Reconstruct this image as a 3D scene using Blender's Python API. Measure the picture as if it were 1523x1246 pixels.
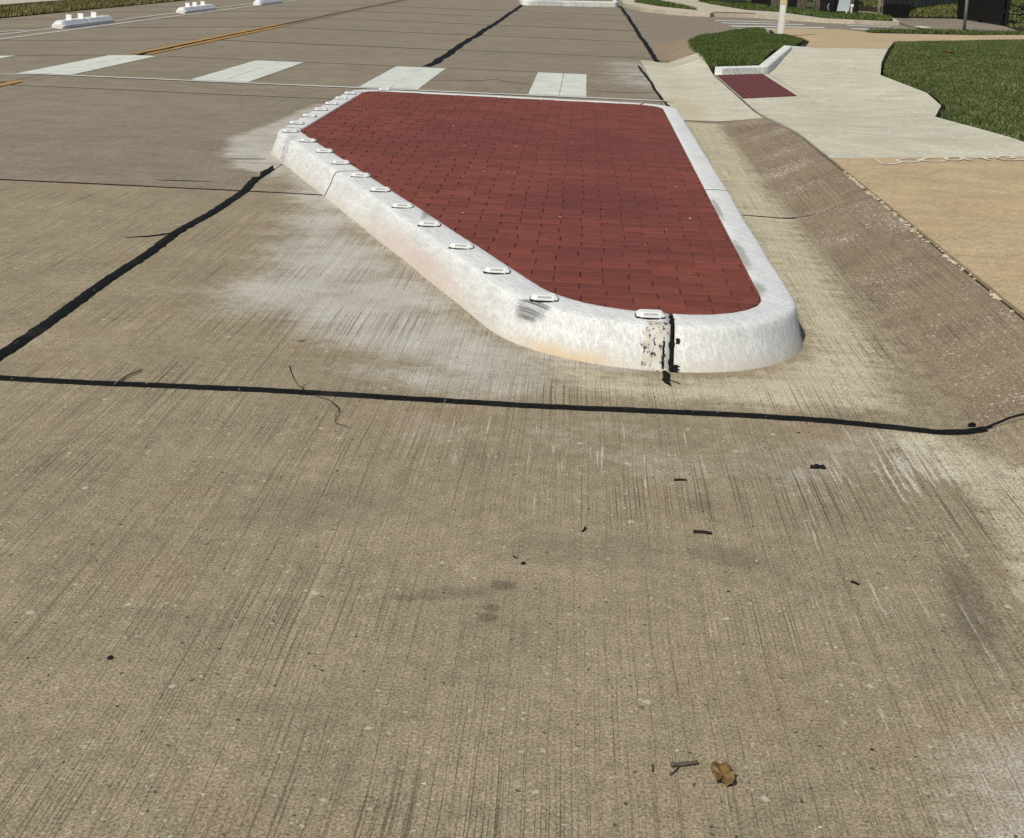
import bpy, bmesh, math, random
import numpy as np
from mathutils import Vector, Matrix, noise as mnoise
from mathutils.geometry import delaunay_2d_cdt
R = math.radians
rng = random.Random(11)
npr = np.random.default_rng(5)
for o in list(bpy.data.objects): bpy.data.objects.remove(o)
scene = bpy.context.scene
COL = scene.collection

# ------------------------------------------------------------------ camera
cam_d = bpy.data.cameras.new('camera'); cam = bpy.data.objects.new('camera', cam_d); COL.objects.link(cam)
RIGHT = Vector((0.99778296, 0.05505794, 0.03738697)); UP = Vector((-0.04936593, 0.23553937, 0.97061023)); FWD = Vector((-0.0446337, 0.97030399, -0.23773515))
CAM = Vector((0, 0, 1.42244))
m = Matrix.Identity(4)
for i in range(3):
    m[i][0] = RIGHT[i]; m[i][1] = UP[i]; m[i][2] = -FWD[i]; m[i][3] = CAM[i]
cam.matrix_world = m
cam_d.sensor_fit = 'HORIZONTAL'; cam_d.sensor_width = 36; cam_d.lens = 1965.0 / 1523 * 36
cam_d.shift_x = 0; cam_d.shift_y = -203 / 1523
cam_d.clip_start = 0.05; cam_d.clip_end = 2000
scene.camera = cam

# ------------------------------------------------------------------ sky, sun, exposure
AZ = R(33); EL = R(50)                                   # sun stands behind the camera, to its left
w = bpy.data.worlds.new('World'); scene.world = w; w.use_nodes = True
wn = w.node_tree; bg = wn.nodes['Background']
sky = wn.nodes.new('ShaderNodeTexSky'); sky.sky_type = 'NISHITA'; sky.sun_disc = False
sky.sun_elevation = EL; sky.sun_rotation = R(180) + AZ
wn.links.new(sky.outputs[0], bg.inputs[0]); bg.inputs[1].default_value = 0.075
sd = bpy.data.lights.new('sun', 'SUN'); sun = bpy.data.objects.new('sun', sd); COL.objects.link(sun)
sd.energy = 3.7; sd.angle = R(0.53); sd.color = (1.0, 0.945, 0.84)
sdir = Vector((math.sin(AZ) * math.cos(EL), math.cos(AZ) * math.cos(EL), -math.sin(EL)))
sun.rotation_euler = sdir.to_track_quat('-Z', 'Y').to_euler()
sun.location = (-8, -16, 20)
vs = scene.view_settings; vs.view_transform = 'Standard'; vs.look = 'None'; vs.exposure = 0.0; vs.gamma = 1; vs.use_curve_mapping = False
scene.cycles.max_bounces = 4; scene.cycles.diffuse_bounces = 2; scene.cycles.glossy_bounces = 2

# ------------------------------------------------------------------ node helpers
class Mat:
    def __init__(s, name):
        s.m = bpy.data.materials.new(name); s.m.use_nodes = True
        s.t = s.m.node_tree; s.b = s.t.nodes['Principled BSDF']; s._p = None; s._bn = None
    def n(s, ty, **k):
        x = s.t.nodes.new(ty)
        for a, v in k.items(): setattr(x, a, v)
        return x
    def put(s, sock, v):
        if v is None: return
        if isinstance(v, bpy.types.NodeSocket): s.t.links.new(v, sock)
        else:
            if isinstance(v, (tuple, list)) and len(v) == 3 and sock.type == 'RGBA': v = (*v, 1)
            sock.default_value = v
    def pos(s):
        if s._p is None: s._p = s.n('ShaderNodeNewGeometry').outputs['Position']
        return s._p
    def sep(s, v):
        x = s.n('ShaderNodeSeparateXYZ'); s.put(x.inputs[0], v); return x.outputs
    def comb(s, a, b, c):
        x = s.n('ShaderNodeCombineXYZ')
        for i, v in enumerate((a, b, c)): s.put(x.inputs[i], v)
        return x.outputs[0]
    def vm(s, op, a, b=None):
        x = s.n('ShaderNodeVectorMath', operation=op); s.put(x.inputs[0], a)
        if b is not None: s.put(x.inputs[1], b)
        return x.outputs['Value'] if op in ('LENGTH', 'DISTANCE', 'DOT_PRODUCT') else x.outputs[0]
    def ma(s, op, a, b=None, c=None, clamp=False):
        x = s.n('ShaderNodeMath', operation=op, use_clamp=clamp); s.put(x.inputs[0], a)
        if b is not None: s.put(x.inputs[1], b)
        if c is not None: s.put(x.inputs[2], c)
        return x.outputs[0]
    def mix(s, f, a, b, bl='MIX'):
        x = s.n('ShaderNodeMix', data_type='RGBA', blend_type=bl, clamp_factor=True)
        s.put(x.inputs[0], f); s.put(x.inputs[6], a); s.put(x.inputs[7], b); return x.outputs[2]
    def noise(s, v, sc, det=2, ro=0.5, out=0, dist=0.0):
        x = s.n('ShaderNodeTexNoise'); s.put(x.inputs['Vector'], v); s.put(x.inputs['Scale'], sc)
        x.inputs['Detail'].default_value = det; x.inputs['Roughness'].default_value = ro; x.inputs['Distortion'].default_value = dist
        return x.outputs[out]
    def voro(s, v, sc):
        x = s.n('ShaderNodeTexVoronoi', feature='F1'); s.put(x.inputs['Vector'], v); s.put(x.inputs['Scale'], sc); return x.outputs['Distance'], s.sep(x.outputs['Color'])
    def mr(s, v, a, b, c=0.0, d=1.0):
        x = s.n('ShaderNodeMapRange', interpolation_type='SMOOTHSTEP'); s.put(x.inputs[0], v)
        for i, q in enumerate((a, b, c, d)): s.put(x.inputs[i + 1], q)
        return x.outputs[0]
    def attr(s, name, out='Fac'):
        return s.n('ShaderNodeAttribute', attribute_name=name).outputs[out]
    def bump(s, hgt, st=0.5, di=0.01):
        x = s.n('ShaderNodeBump'); x.inputs['Strength'].default_value = st; x.inputs['Distance'].default_value = di
        s.put(x.inputs['Height'], hgt); s.t.links.new(x.outputs[0], s.b.inputs['Normal'])
    def mul(s, col, f):                                  # colour times a scalar
        x = s.n('ShaderNodeVectorMath', operation='SCALE'); s.put(x.inputs[0], col); s.put(x.inputs['Scale'], f); return x.outputs[0]
    def done(s, col, ro=0.8, spec=0.3, metal=0.0):
        s.put(s.b.inputs['Base Color'], col); s.put(s.b.inputs['Roughness'], ro)
        s.put(s.b.inputs['Specular IOR Level'], spec); s.put(s.b.inputs['Metallic'], metal)
        return s.m
    def blob(s, cx, cy, rx, ry, ang=0.0, wob=0.25, soft=0.5):   # elongated stain in ground coordinates, wobbly edge
        X, Y, Z = s.sep(s.pos()); ca, sa = math.cos(ang), math.sin(ang)
        dx = s.ma('SUBTRACT', X, cx); dy = s.ma('SUBTRACT', Y, cy)
        u = s.ma('MULTIPLY_ADD', dx, ca / rx, s.ma('MULTIPLY', dy, sa / rx))
        v = s.ma('MULTIPLY_ADD', dx, -sa / ry, s.ma('MULTIPLY', dy, ca / ry))
        d = s.vm('LENGTH', s.comb(u, v, 0.0))
        if s._bn is None: s._bn = s.noise(s.pos(), 22.0, 4, 0.65)
        d = s.ma('MULTIPLY_ADD', s._bn, wob * 4, s.ma('SUBTRACT', d, wob * 2))
        return s.mr(d, 1 - soft, 1 + soft, 1.0, 0.0)

# ------------------------------------------------------------------ materials
def concrete(name, c1, c2, groove=1.0, speck=1.0, trowel=0.0, marks=False, stains=()):
    M = Mat(name); P = M.pos(); X, Y, Z = M.sep(P)
    big = M.noise(P, 0.55, 3, 0.6); mid = M.noise(P, 3.2, 5, 0.62); small = M.noise(P, 21, 4, 0.62)
    grain = M.noise(P, 150, 3, 0.8); fine = M.noise(P, 520, 1, 0.7)
    col = M.mix(M.mr(big, 0.3, 0.7), c1, c2)
    col = M.mul(col, M.mr(mid, 0.25, 0.75, 0.89, 1.10)); col = M.mul(col, M.mr(small, 0.25, 0.75, 0.86, 1.14))
    warm = M.noise(M.vm('ADD', P, (7.3, 2.1, 0)), 1.7, 3, 0.6)
    col = M.mix(M.mr(warm, 0.5, 0.75, 0.0, 0.35), col, (c2[0] * 1.05, c2[1] * 0.93, c2[2] * 0.88))
    # attribute driven deposits: paint dust, cement cream, brown run-off, dark drips
    if marks:
        breakup = M.noise(M.comb(M.ma('MULTIPLY', X, 26), M.ma('MULTIPLY', Y, 9), Z), 1.0, 4, 0.75)
        wisps = M.noise(M.comb(M.ma('MULTIPLY', X, 5), M.ma('MULTIPLY', Y, 13), Z), 1.0, 5, 0.75)
        def dep(a, lo, hi): return M.mr(M.ma('MULTIPLY_ADD', M.ma('SUBTRACT', breakup, 0.5), 1.3, M.ma('MULTIPLY_ADD', M.ma('SUBTRACT', wisps, 0.5), 1.5, a)), lo, hi)
        br = M.attr('brown'); col = M.mix(M.ma('MULTIPLY', dep(br, 0.2, 0.8), 0.8), col, M.mul((0.226, 0.170, 0.112), M.mr(mid, 0.25, 0.75, 0.85, 1.15)))
        cr = M.attr('cream'); col = M.mix(M.ma('MULTIPLY', dep(cr, 0.1, 0.95), M.mr(wisps, .32, .62, .58, .92)), col, (0.545, 0.49, 0.345))
        du = M.attr('dust'); cloud = M.ma('MULTIPLY_ADD', M.ma('SUBTRACT', warm, 0.5), 0.9, M.ma('MULTIPLY_ADD', M.ma('SUBTRACT', mid, 0.5), 1.0, M.ma('MULTIPLY_ADD', M.ma('SUBTRACT', small, 0.5), 0.55, du)))
        col = M.mix(M.ma('MULTIPLY', M.mr(cloud, 0.12, 1.0), M.mr(M.ma('MULTIPLY_ADD', mid, .6, M.ma('MULTIPLY', wisps, .5)), .38, .66, .45, .85)), col, (0.52, 0.495, 0.435))
        dk = M.attr('dark'); col = M.mix(M.ma('MULTIPLY', dep(dk, 0.2, 0.9), 0.55), col, (0.095, 0.082, 0.062))
        # paint rubbed onto the ridges
        ridge = M.noise(M.comb(M.ma('MULTIPLY', X, 62), M.ma('MULTIPLY', Y, 2.6), Z), 1.0, 3, 0.6)
        sc = M.attr('scratch'); rr = M.mr(M.ma('MULTIPLY_ADD', sc, 0.22, ridge), 0.66, 0.76)
        col = M.mix(M.ma('MULTIPLY', rr, M.mr(sc, 0.03, 0.35, 0.0, 0.85)), col, (0.55, 0.51, 0.41))
    # salt and pepper of exposed sand
    col = M.mul(col, M.mr(grain, 0.30, 0.70, 0.52, 1.46)); col = M.mul(col, M.mr(fine, 0.3, 0.7, 0.74, 1.24))
    hgt = M.ma('MULTIPLY', grain, 0.35)
    if groove:
        wx = M.ma('MULTIPLY_ADD', big, 0.05, X)
        g1 = M.noise(M.comb(M.ma('MULTIPLY', wx, 205), M.ma('MULTIPLY', Y, 0.9), 0.0), 1.0, 1.0, 0.5)
        g2 = M.noise(M.comb(M.ma('MULTIPLY', wx, 330), M.ma('MULTIPLY', Y, 1.3), 4.0), 1.0, 0.0, 0.5)
        patch = M.mr(M.noise(M.vm('ADD', P, (3, 9, 0)), 1.5, 3, 0.6), 0.34, 0.64, 0.35, 1.0)
        if marks: patch = M.ma('MULTIPLY', patch, M.ma('SUBTRACT', 1.0, M.ma('MULTIPLY', M.blob(-0.02, 2.86, .42, .30, .2, .3, .5), 0.85)))   # worn smooth here
        nick = M.mr(small, 0.38, 0.56, 0.12, 1.0)
        l1 = M.ma('MULTIPLY', M.ma('MULTIPLY', M.mr(g1, 0.64, 0.72), M.ma('MULTIPLY', patch, 0.8)), nick); l2 = M.ma('MULTIPLY', M.mr(g2, 0.60, 0.72), M.ma('MULTIPLY', patch, 0.85))
        lines = M.ma('MAXIMUM', l1, l2)
        col = M.mul(col, M.ma('SUBTRACT', 1.0, M.ma('MULTIPLY', lines, 0.60 * groove)))
        lt = M.ma('MULTIPLY', M.mr(g1, 0.40, 0.33), M.ma('MULTIPLY', patch, 0.22 * groove)); col = M.mul(col, M.ma('ADD', 1.0, lt))
        hgt = M.ma('SUBTRACT', hgt, M.ma('MULTIPLY', M.mr(g1, 0.63, 0.70), 0.8))
    if trowel:
        tn = M.noise(M.comb(M.ma('MULTIPLY', X, 1.3), M.ma('MULTIPLY', Y, 11), Z), 1.0, 6, 0.65)
        col = M.mul(col, M.mr(tn, 0.25, 0.75, 1 - trowel, 1 + trowel))
        tn2 = M.noise(M.comb(M.ma('MULTIPLY', X, 0.7), M.ma('MULTIPLY', Y, 2.6), M.ma('ADD', Z, 8.0)), 1.0, 5, 0.6)
        col = M.mix(M.mr(tn2, 0.48, 0.75, 0.0, trowel * 3), col, (c2[0] * 0.78, c2[1] * 0.73, c2[2] * 0.58))
    if speck:
        wv = M.vm('ADD', P, M.mul(M.noise(P, 60, 2, 0.6, out=1), 0.016))
        for sc_, thr, amt, lo in ((15.0, 0.15, 0.8, 0.55), (48.0, 0.23, 0.75, 0.52)):
            d, rnd = M.voro(wv, sc_); r = M.mr(rnd[0], lo, 1.0, 0.0, thr)
            col = M.mix(M.ma('MULTIPLY', M.mr(M.ma('SUBTRACT', d, r), -0.06, 0.012, 1.0, 0.0), amt * speck), col, (0.50, 0.455, 0.355))
            if sc_ > 40:
                pit = M.mr(M.ma('SUBTRACT', d, M.mr(rnd[0], 0.34, 0.0, 0.0, 0.22)), -0.06, 0.01, 1.0, 0.0)
                col = M.mix(M.ma('MULTIPLY', pit, 0.8 * speck), col, (0.04, 0.034, 0.026))
        if marks:
            fl = M.noise(M.vm('ADD', P, (1.3, 0, 2)), 62.0, 3, 0.7)
            col = M.mix(M.ma('MULTIPLY', M.mr(M.ma('MULTIPLY_ADD', warm, 0.55, fl), 0.89, 0.94), M.ma('MULTIPLY', br, 0.8)), col, (0.56, 0.52, 0.43))
    if marks:                                            # oil drips and rubber scuffs at their places
        for (cx, cy, rx, ry, an, am) in ((-0.124, 2.827, .028, .026, 0, .6), (-0.143, 2.719, .02, .018, 0, .5), (-0.145, 2.672, .023, .02, .3, .5),
                                         (-0.25, 2.77, .10, .03, .3, .3), (-0.345, 2.735, .03, .015, 0, .35), (0.426, 3.05, .10, .05, -.4, .33), (0.10, 3.05, .2, .09, .2, .2),
                                         (0.96, 2.86, .05, .22, -.15, .45), (0.38, 3.376, .03, .05, 0, .3), (-1.0, 4.72, .016, .02, 0, .6), (-0.62, 3.2, .25, .12, .3, .16)):
            col = M.mix(M.ma('MULTIPLY', M.blob(cx, cy, rx, ry, an), am), col, (0.07, 0.06, 0.045))
    for (cx, cy, rx, ry, an, am) in stains:
        col = M.mix(M.ma('MULTIPLY', M.blob(cx, cy, rx, ry, an, .3, .6), am), col, (0.50, 0.425, 0.28))
    M.bump(hgt, 0.55, 0.0035)
    return M.done(col, 0.9, 0.2)

M_ROAD = concrete('road_concrete', (0.280, 0.231, 0.151), (0.306, 0.250, 0.163), marks=True)
M_ROADFAR = concrete('worn_road_concrete', (0.236, 0.199, 0.143), (0.266, 0.223, 0.160), groove=0.5, speck=0.5, trowel=0.10, marks=True)
M_PALE = concrete('pale_new_concrete', (0.515, 0.49, 0.375), (0.575, 0.545, 0.425), groove=0, speck=0.25, trowel=0.10, stains=((1.08, 13.8, .16, 1.2, .0, .7), (1.2, 16.5, .12, .9, .05, .5), (2.4, 12.6, .8, .25, .1, .35), (2.6, 15.4, .7, .2, .1, .3), (2.5, 10.4, .9, .2, .2, .25)))
M_TAN = concrete('tan_sidewalk_concrete', (0.45, 0.348, 0.208), (0.48, 0.366, 0.218), groove=0, speck=0.35, trowel=0.07)
M_FARSW = concrete('far_sidewalk_concrete', (0.47, 0.42, 0.32), (0.53, 0.475, 0.37), groove=0, speck=0.3, trowel=0.08)
M_BROWN = concrete('brown_kerb_concrete', (0.27, 0.205, 0.135), (0.29, 0.22, 0.145), groove=0, speck=0.8, trowel=0.1)
M_SIDE = concrete('side_street_concrete', (0.235, 0.20, 0.15), (0.265, 0.22, 0.165), groove=0.3, speck=0.4, trowel=0.08)

def tar():
    M = Mat('tar'); P = M.pos(); n = M.noise(P, 60, 4, 0.6); b = M.noise(P, 4, 3)
    col = M.mix(M.mr(b, 0.5, 0.75, 0, 0.45), (0.008, 0.008, 0.0072), (0.045, 0.043, 0.037)); col = M.mul(col, M.mr(n, 0.3, 0.7, 0.7, 1.3))
    d, rnd = M.voro(P, 38)
    col = M.mix(M.mr(M.ma('SUBTRACT', d, M.mr(rnd[0], 0.8, 1, 0, 0.16)), -0.05, 0.01, 0.7, 0), col, (0.4, 0.37, 0.3))
    M.bump(n, 0.6, 0.003); return M.done(col, M.mr(b, 0.3, 0.7, 0.65, 0.9), 0.1)
M_TAR = tar()
def joint_fill():
    M = Mat('joint_filler'); return M.done(M.mul((0.045, 0.038, 0.03), M.mr(M.noise(M.pos(), 30, 3), .3, .7, .6, 1.5)), 0.95, 0.1)
M_JOINT = joint_fill()

def paint(name, c, worn, wear=0.5, rough=0.6, along=(9, 2.5)):
    M = Mat(name); P = M.pos(); X, Y, Z = M.sep(P)
    a = M.noise(P, 14, 6, 0.7); b = M.noise(M.comb(M.ma('MULTIPLY', X, along[0] * 5), M.ma('MULTIPLY', Y, along[1]), 0), 1, 5, 0.7)
    f = M.mr(M.ma('ADD', M.ma('MULTIPLY', a, 0.6), M.ma('MULTIPLY', b, 0.6)), 0.86 - wear * 0.5, 1.02 - wear * 0.35)
    col = M.mix(M.ma('MULTIPLY', f, 0.85), c, worn); col = M.mul(col, M.mr(M.noise(P, 5, 4), .25, .75, .88, 1.1))
    M.bump(a, 0.2, 0.002); return M.done(col, rough, 0.3)
M_BAR = paint('crosswalk_paint', (0.63, 0.645, 0.56), (0.42, 0.40, 0.33), 0.15)
M_BAR_FAR = paint('far_crosswalk_paint', (0.66, 0.65, 0.58), (0.36, 0.33, 0.27), 0.3)
M_LINE = paint('white_line_paint', (0.58, 0.56, 0.49), (0.3, 0.26, 0.2), 0.45)
M_YEL = paint('yellow_line_paint', (0.44, 0.235, 0.055), (0.235, 0.185, 0.125), 0.55)
M_YEL2 = paint('worn_yellow_line_paint', (0.33, 0.215, 0.09), (0.21, 0.175, 0.125), 0.95)
M_CHALK = paint('white_survey_paint', (0.68, 0.61, 0.46), (0.52, 0.43, 0.28), 0.35)

def kerb_paint():
    M = Mat('white_kerb_paint'); P = M.pos(); X, Y, Z = M.sep(P)
    st = M.noise(M.comb(M.ma('MULTIPLY', X, 95), M.ma('MULTIPLY', Y, 95), M.ma('MULTIPLY', Z, 9)), 1, 4, 0.65)
    br = M.noise(M.comb(M.ma('MULTIPLY', M.ma('MULTIPLY_ADD', Y, .5, X), 80), M.ma('MULTIPLY', Y, 9), M.ma('MULTIPLY', Z, 22)), 1, 4, 0.7)
    big = M.noise(P, 3.0, 5, 0.65); g = M.noise(P, 190, 3, 0.7)
    col = M.mix(M.mr(big, 0.35, 0.7), (0.725, 0.73, 0.705), (0.665, 0.67, 0.65))
    col = M.mul(col, M.mr(st, 0.3, 0.7, 0.86, 1.09)); col = M.mul(col, M.mr(br, 0.3, 0.7, 0.85, 1.08)); col = M.mul(col, M.mr(g, 0.3, 0.7, 0.86, 1.10))
    # thin paint showing cement, strongest along the foot of the face
    low = M.mr(M.ma('MULTIPLY_ADD', M.noise(P, 7, 6, 0.7), -0.11, M.ma('ADD', Z, 0.055)), -0.01, 0.085, 1.0, 0.0)
    col = M.mix(M.ma('MULTIPLY', low, 0.6), col, (0.50, 0.435, 0.33))
    pink = M.blob(-0.75, 6.1, 0.16, 0.75, 0.39, 0.3, 0.6); col = M.mix(M.ma('MULTIPLY', pink, M.mr(Z, 0.13, 0.06, 0.0, 0.6)), col, (0.55, 0.435, 0.365))
    rust = M.blob(-0.02, 4.74, 0.2, 0.10, -0.9, 0.25, 0.6); col = M.mix(M.ma('MULTIPLY', rust, M.mr(Z, 0.06, 0.0, 0.0, 0.7)), col, (0.56, 0.40, 0.22))
    # bare, flaked spots
    fl = M.mr(M.noise(P, 26, 6, 0.75), 0.62, 0.69); col = M.mix(M.ma('MULTIPLY', fl, 0.5), col, (0.40, 0.385, 0.345))
    dk = M.mr(M.noise(M.vm('ADD', P, (5, 5, 5)), 48, 3, 0.6), 0.735, 0.76); col = M.mix(dk, col, (0.06, 0.055, 0.05))
    for (cx, cy, rx, ry) in ((.772, 5.95, .022, .30), (.765, 5.3, .03, .10), (.772, 7.1, .014, .3), (-.75, 6.62, .02, .2)):
        col = M.mix(M.ma('MULTIPLY', M.blob(cx, cy, rx, ry, 0, .35, .5), .6), col, (0.17, 0.16, 0.12))
    # tyre scuff on the shoulder near the front corner, and a dark run at the left corner
    rib = M.noise(M.comb(M.ma('MULTIPLY', M.ma('MULTIPLY_ADD', Y, 0.9, X), 70), M.ma('MULTIPLY', Z, 40), 0), 1, 3, 0.6)
    s1 = M.blob(-0.142, 4.885, 0.085, 0.030, -0.80, 0.14, 0.3); col = M.mix(M.ma('MULTIPLY', s1, M.mr(rib, 0.40, 0.62, 1.0, 0.4)), col, (0.12, 0.12, 0.12))
    s2 = M.blob(-2.02, 9.05, 0.045, 0.17, -0.1, 0.15, 0.4); col = M.mix(M.ma('MULTIPLY', s2, M.mr(st, 0.35, 0.6, 0.75, 0.05)), col, (0.14, 0.14, 0.14))
    M.bump(M.ma('ADD', M.ma('MULTIPLY', st, 0.7), M.ma('ADD', br, M.ma('MULTIPLY', g, 0.4))), 0.45, 0.004)
    return M.done(col, 0.75, 0.25)
M_KERB = kerb_paint()
def bare_patch():
    M = Mat('scraped_kerb_face'); P = M.pos(); X, Y, Z = M.sep(P)
    v = M.noise(M.comb(M.ma('MULTIPLY', X, 75), M.ma('MULTIPLY', Y, 75), M.ma('MULTIPLY', Z, 11)), 1, 5, 0.7)
    col = M.mix(M.mr(M.noise(P, 20, 4), .35, .65), (0.50, 0.46, 0.38), (0.62, 0.60, 0.55)); col = M.mix(M.mr(v, 0.53, 0.6), col, (0.045, 0.04, 0.035))
    M.bump(v, 0.5, 0.003); return M.done(col, 0.85, 0.2)
M_BARE = bare_patch()

def brick_paint(name, k=1.0):
    M = Mat(name); P = M.pos(); X, Y, Z = M.sep(P)
    ob = M.n('ShaderNodeObjectInfo').outputs['Random']; at = M.attr('tint')
    rnd = M.ma('FRACT', M.ma('ADD', ob, at))
    big = M.noise(P, 1.1, 5, 0.6); mid = M.noise(P, 16, 5, 0.65); g = M.noise(P, 210, 3, 0.7)
    stre = M.noise(M.comb(M.ma('MULTIPLY', X, 5), M.ma('MULTIPLY', Y, 60), Z), 1, 4, 0.6)
    col = M.mix(M.mr(big, 0.35, 0.7), (0.186 * k, 0.049 * k, 0.032 * k), (0.168 * k, 0.045 * k, 0.030 * k))
    col = M.mul(col, M.mr(rnd, 0, 1, 0.87, 1.12)); col = M.mul(col, M.mr(mid, .25, .75, .88, 1.10)); col = M.mul(col, M.mr(stre, .3, .7, .96, 1.04)); col = M.mul(col, M.mr(g, .3, .7, .9, 1.1))
    for (cx, cy, rx, ry, am) in ((0.12, 7.15, .45, .5, .4), (0.35, 9.4, .6, .9, .22), (-0.8, 9.6, .5, .9, .22), (0.2, 5.9, .3, .2, .2)):
        col = M.mix(M.ma('MULTIPLY', M.blob(cx, cy, rx, ry), am), col, (0.115 * k, 0.03 * k, 0.032 * k))
    dust = M.mr(M.noise(M.vm('ADD', P, (2, 2, 2)), 6, 6, 0.75), 0.58, 0.72); col = M.mix(M.ma('MULTIPLY', dust, 0.16), col, (0.36, 0.22, 0.18))
    sp, r2 = M.voro(P, 17); col = M.mix(M.mr(M.ma('SUBTRACT', sp, M.mr(r2[1], .9, 1, 0, .07)), -.03, .01, .8, 0), col, (0.5, 0.4, 0.33))
    M.bump(M.ma('ADD', mid, M.ma('MULTIPLY', g, .4)), 0.35, 0.003)
    return M.done(col, M.mr(mid, .3, .7, .62, .8), 0.22)
M_BRICK = brick_paint('red_brick_paint'); M_BED = brick_paint('red_brick_joint_paint', 0.6)

def simple(name, c, ro=0.6, spec=0.4, var=0.12, sc=20, metal=0.0, bump=0.0):
    M = Mat(name); n = M.noise(M.pos(), sc, 5, 0.65)
    if bump: M.bump(n, bump, 0.004)
    return M.done(M.mul(c, M.mr(n, .25, .75, 1 - var, 1 + var)), ro, spec, metal)
M_MARK = simple('white_marker_plastic', (0.78, 0.77, 0.73), 0.35, 0.5, 0.06, 60)
M_SLIT = simple('grey_lens_slots', (0.06, 0.06, 0.06), 0.4)
M_WPLAST = simple('white_divider_plastic', (0.74, 0.74, 0.71), 0.45, 0.4, 0.08, 12)
M_TAB = simple('white_reflective_sheet', (0.85, 0.85, 0.83), 0.3, 0.5, 0.03)
M_POSTW = simple('white_post_plastic', (0.80, 0.78, 0.70), 0.5, 0.4, 0.05)
M_POSTY = simple('yellow_post_plastic', (0.72, 0.55, 0.20), 0.5, 0.4, 0.05)
M_STEEL = simple('galvanised_steel', (0.40, 0.39, 0.33), 0.55, 0.4, 0.15, 9, 0.0)
M_PAD = simple('dark_red_tactile', (0.135, 0.040, 0.036), 0.7, 0.3, 0.16, 14, 0, 0.2)
M_SOIL = simple('soil', (0.055, 0.05, 0.026), 0.95, 0.1, 0.4, 11)
M_GROUND = simple('far_ground', (0.075, 0.085, 0.035), 0.95, 0.1, 0.3, 1.2)
M_WOODD = simple('near_black_wood', (0.013, 0.012, 0.011), 0.8, 0.15, 0.5, 25)  # near-black tone over the whole board, varied by noise
M_WOODG = simple('weathered_wood', (0.115, 0.095, 0.07), 0.85, 0.2, 0.45, 8)
M_WOODL = simple('lightened_weathered_wood', (0.21, 0.18, 0.14), 0.85, 0.2, 0.5, 6)  # weathered wood lightened in colour, offsetting the shade on the alley and back fences
M_IRON = simple('black_iron', (0.008, 0.008, 0.009), 0.5, 0.3, 0.2)
M_SIGN = simple('pale_sign_board', (0.43, 0.49, 0.47), 0.5, 0.3, 0.06, 4)
M_GREEN = simple('green_cabinet_paint', (0.03, 0.045, 0.032), 0.5, 0.3, 0.15, 6)
M_BARK = simple('bark', (0.07, 0.055, 0.04), 0.9, 0.1, 0.4, 14, 0, 0.6)
M_TWIG = simple('grey_twig', (0.10, 0.085, 0.065), 0.85, 0.2, 0.4, 120, 0, 0.5)
M_BLACK = simple('black_rubber_crumb', (0.012, 0.011, 0.011), 0.8, 0.2, 0.4, 90)
M_WIRE = simple('dark_root_fibre', (0.022, 0.017, 0.012), 0.8, 0.2, 0.3, 60)
M_CHIP = simple('pale_mortar', (0.55, 0.48, 0.36), 0.9, 0.2, 0.3, 40)
M_DEADLEAF = simple('leaf_fragment', (0.14, 0.05, 0.022), 0.8, 0.2, 0.3, 40)
def leaf_mat():
    M = Mat('brown_leaf'); P = M.pos(); c = M.mix(M.mr(M.noise(P, 45, 4), .35, .65), (0.20, 0.125, 0.04), (0.13, 0.072, 0.024))
    c = M.mix(M.mr(M.noise(P, 120, 3), .6, .7, 0, .7), c, (0.05, 0.025, 0.012)); M.bump(M.noise(P, 160, 3), .4, .002); return M.done(c, 0.6, 0.35)
M_LEAF = leaf_mat()
def grass_mat(name, a, b, dry, dryamt):
    M = Mat(name); P = M.pos(); t = M.attr('tint')
    c = M.mix(M.mr(M.noise(P, 0.9, 4), .3, .7), a, b); c = M.mul(c, M.mr(t, 0, 1, 0.62, 1.4))
    c = M.mix(M.mr(M.ma('ADD', M.noise(P, 2.6, 5, .7), M.ma('MULTIPLY', t, 0.25)), .72 - dryamt * .3, .86 - dryamt * .2, 0, .8), c, dry)
    M.put(M.b.inputs['Transmission Weight'], 0.0); return M.done(c, 0.6, 0.25)
M_GRASS = grass_mat('lawn_grass', (0.080, 0.112, 0.027), (0.112, 0.142, 0.038), (0.28, 0.25, 0.12), 0.16)
M_GRASSDK = grass_mat('verge_grass', (0.066, 0.100, 0.020), (0.092, 0.130, 0.030), (0.17, 0.15, 0.06), 0.0)
M_GRASSDRY = grass_mat('dry_verge_grass', (0.125, 0.125, 0.035), (0.18, 0.16, 0.05), (0.31, 0.26, 0.115), 0.35)
M_GRASSBK = grass_mat('back_lawn_grass', (0.095, 0.115, 0.03), (0.13, 0.14, 0.04), (0.24, 0.21, 0.09), 0.15)
M_LEAVES = grass_mat('evergreen_leaves', (0.02, 0.032, 0.012), (0.03, 0.045, 0.016), (0.05, 0.05, 0.02), 0.0)

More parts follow.
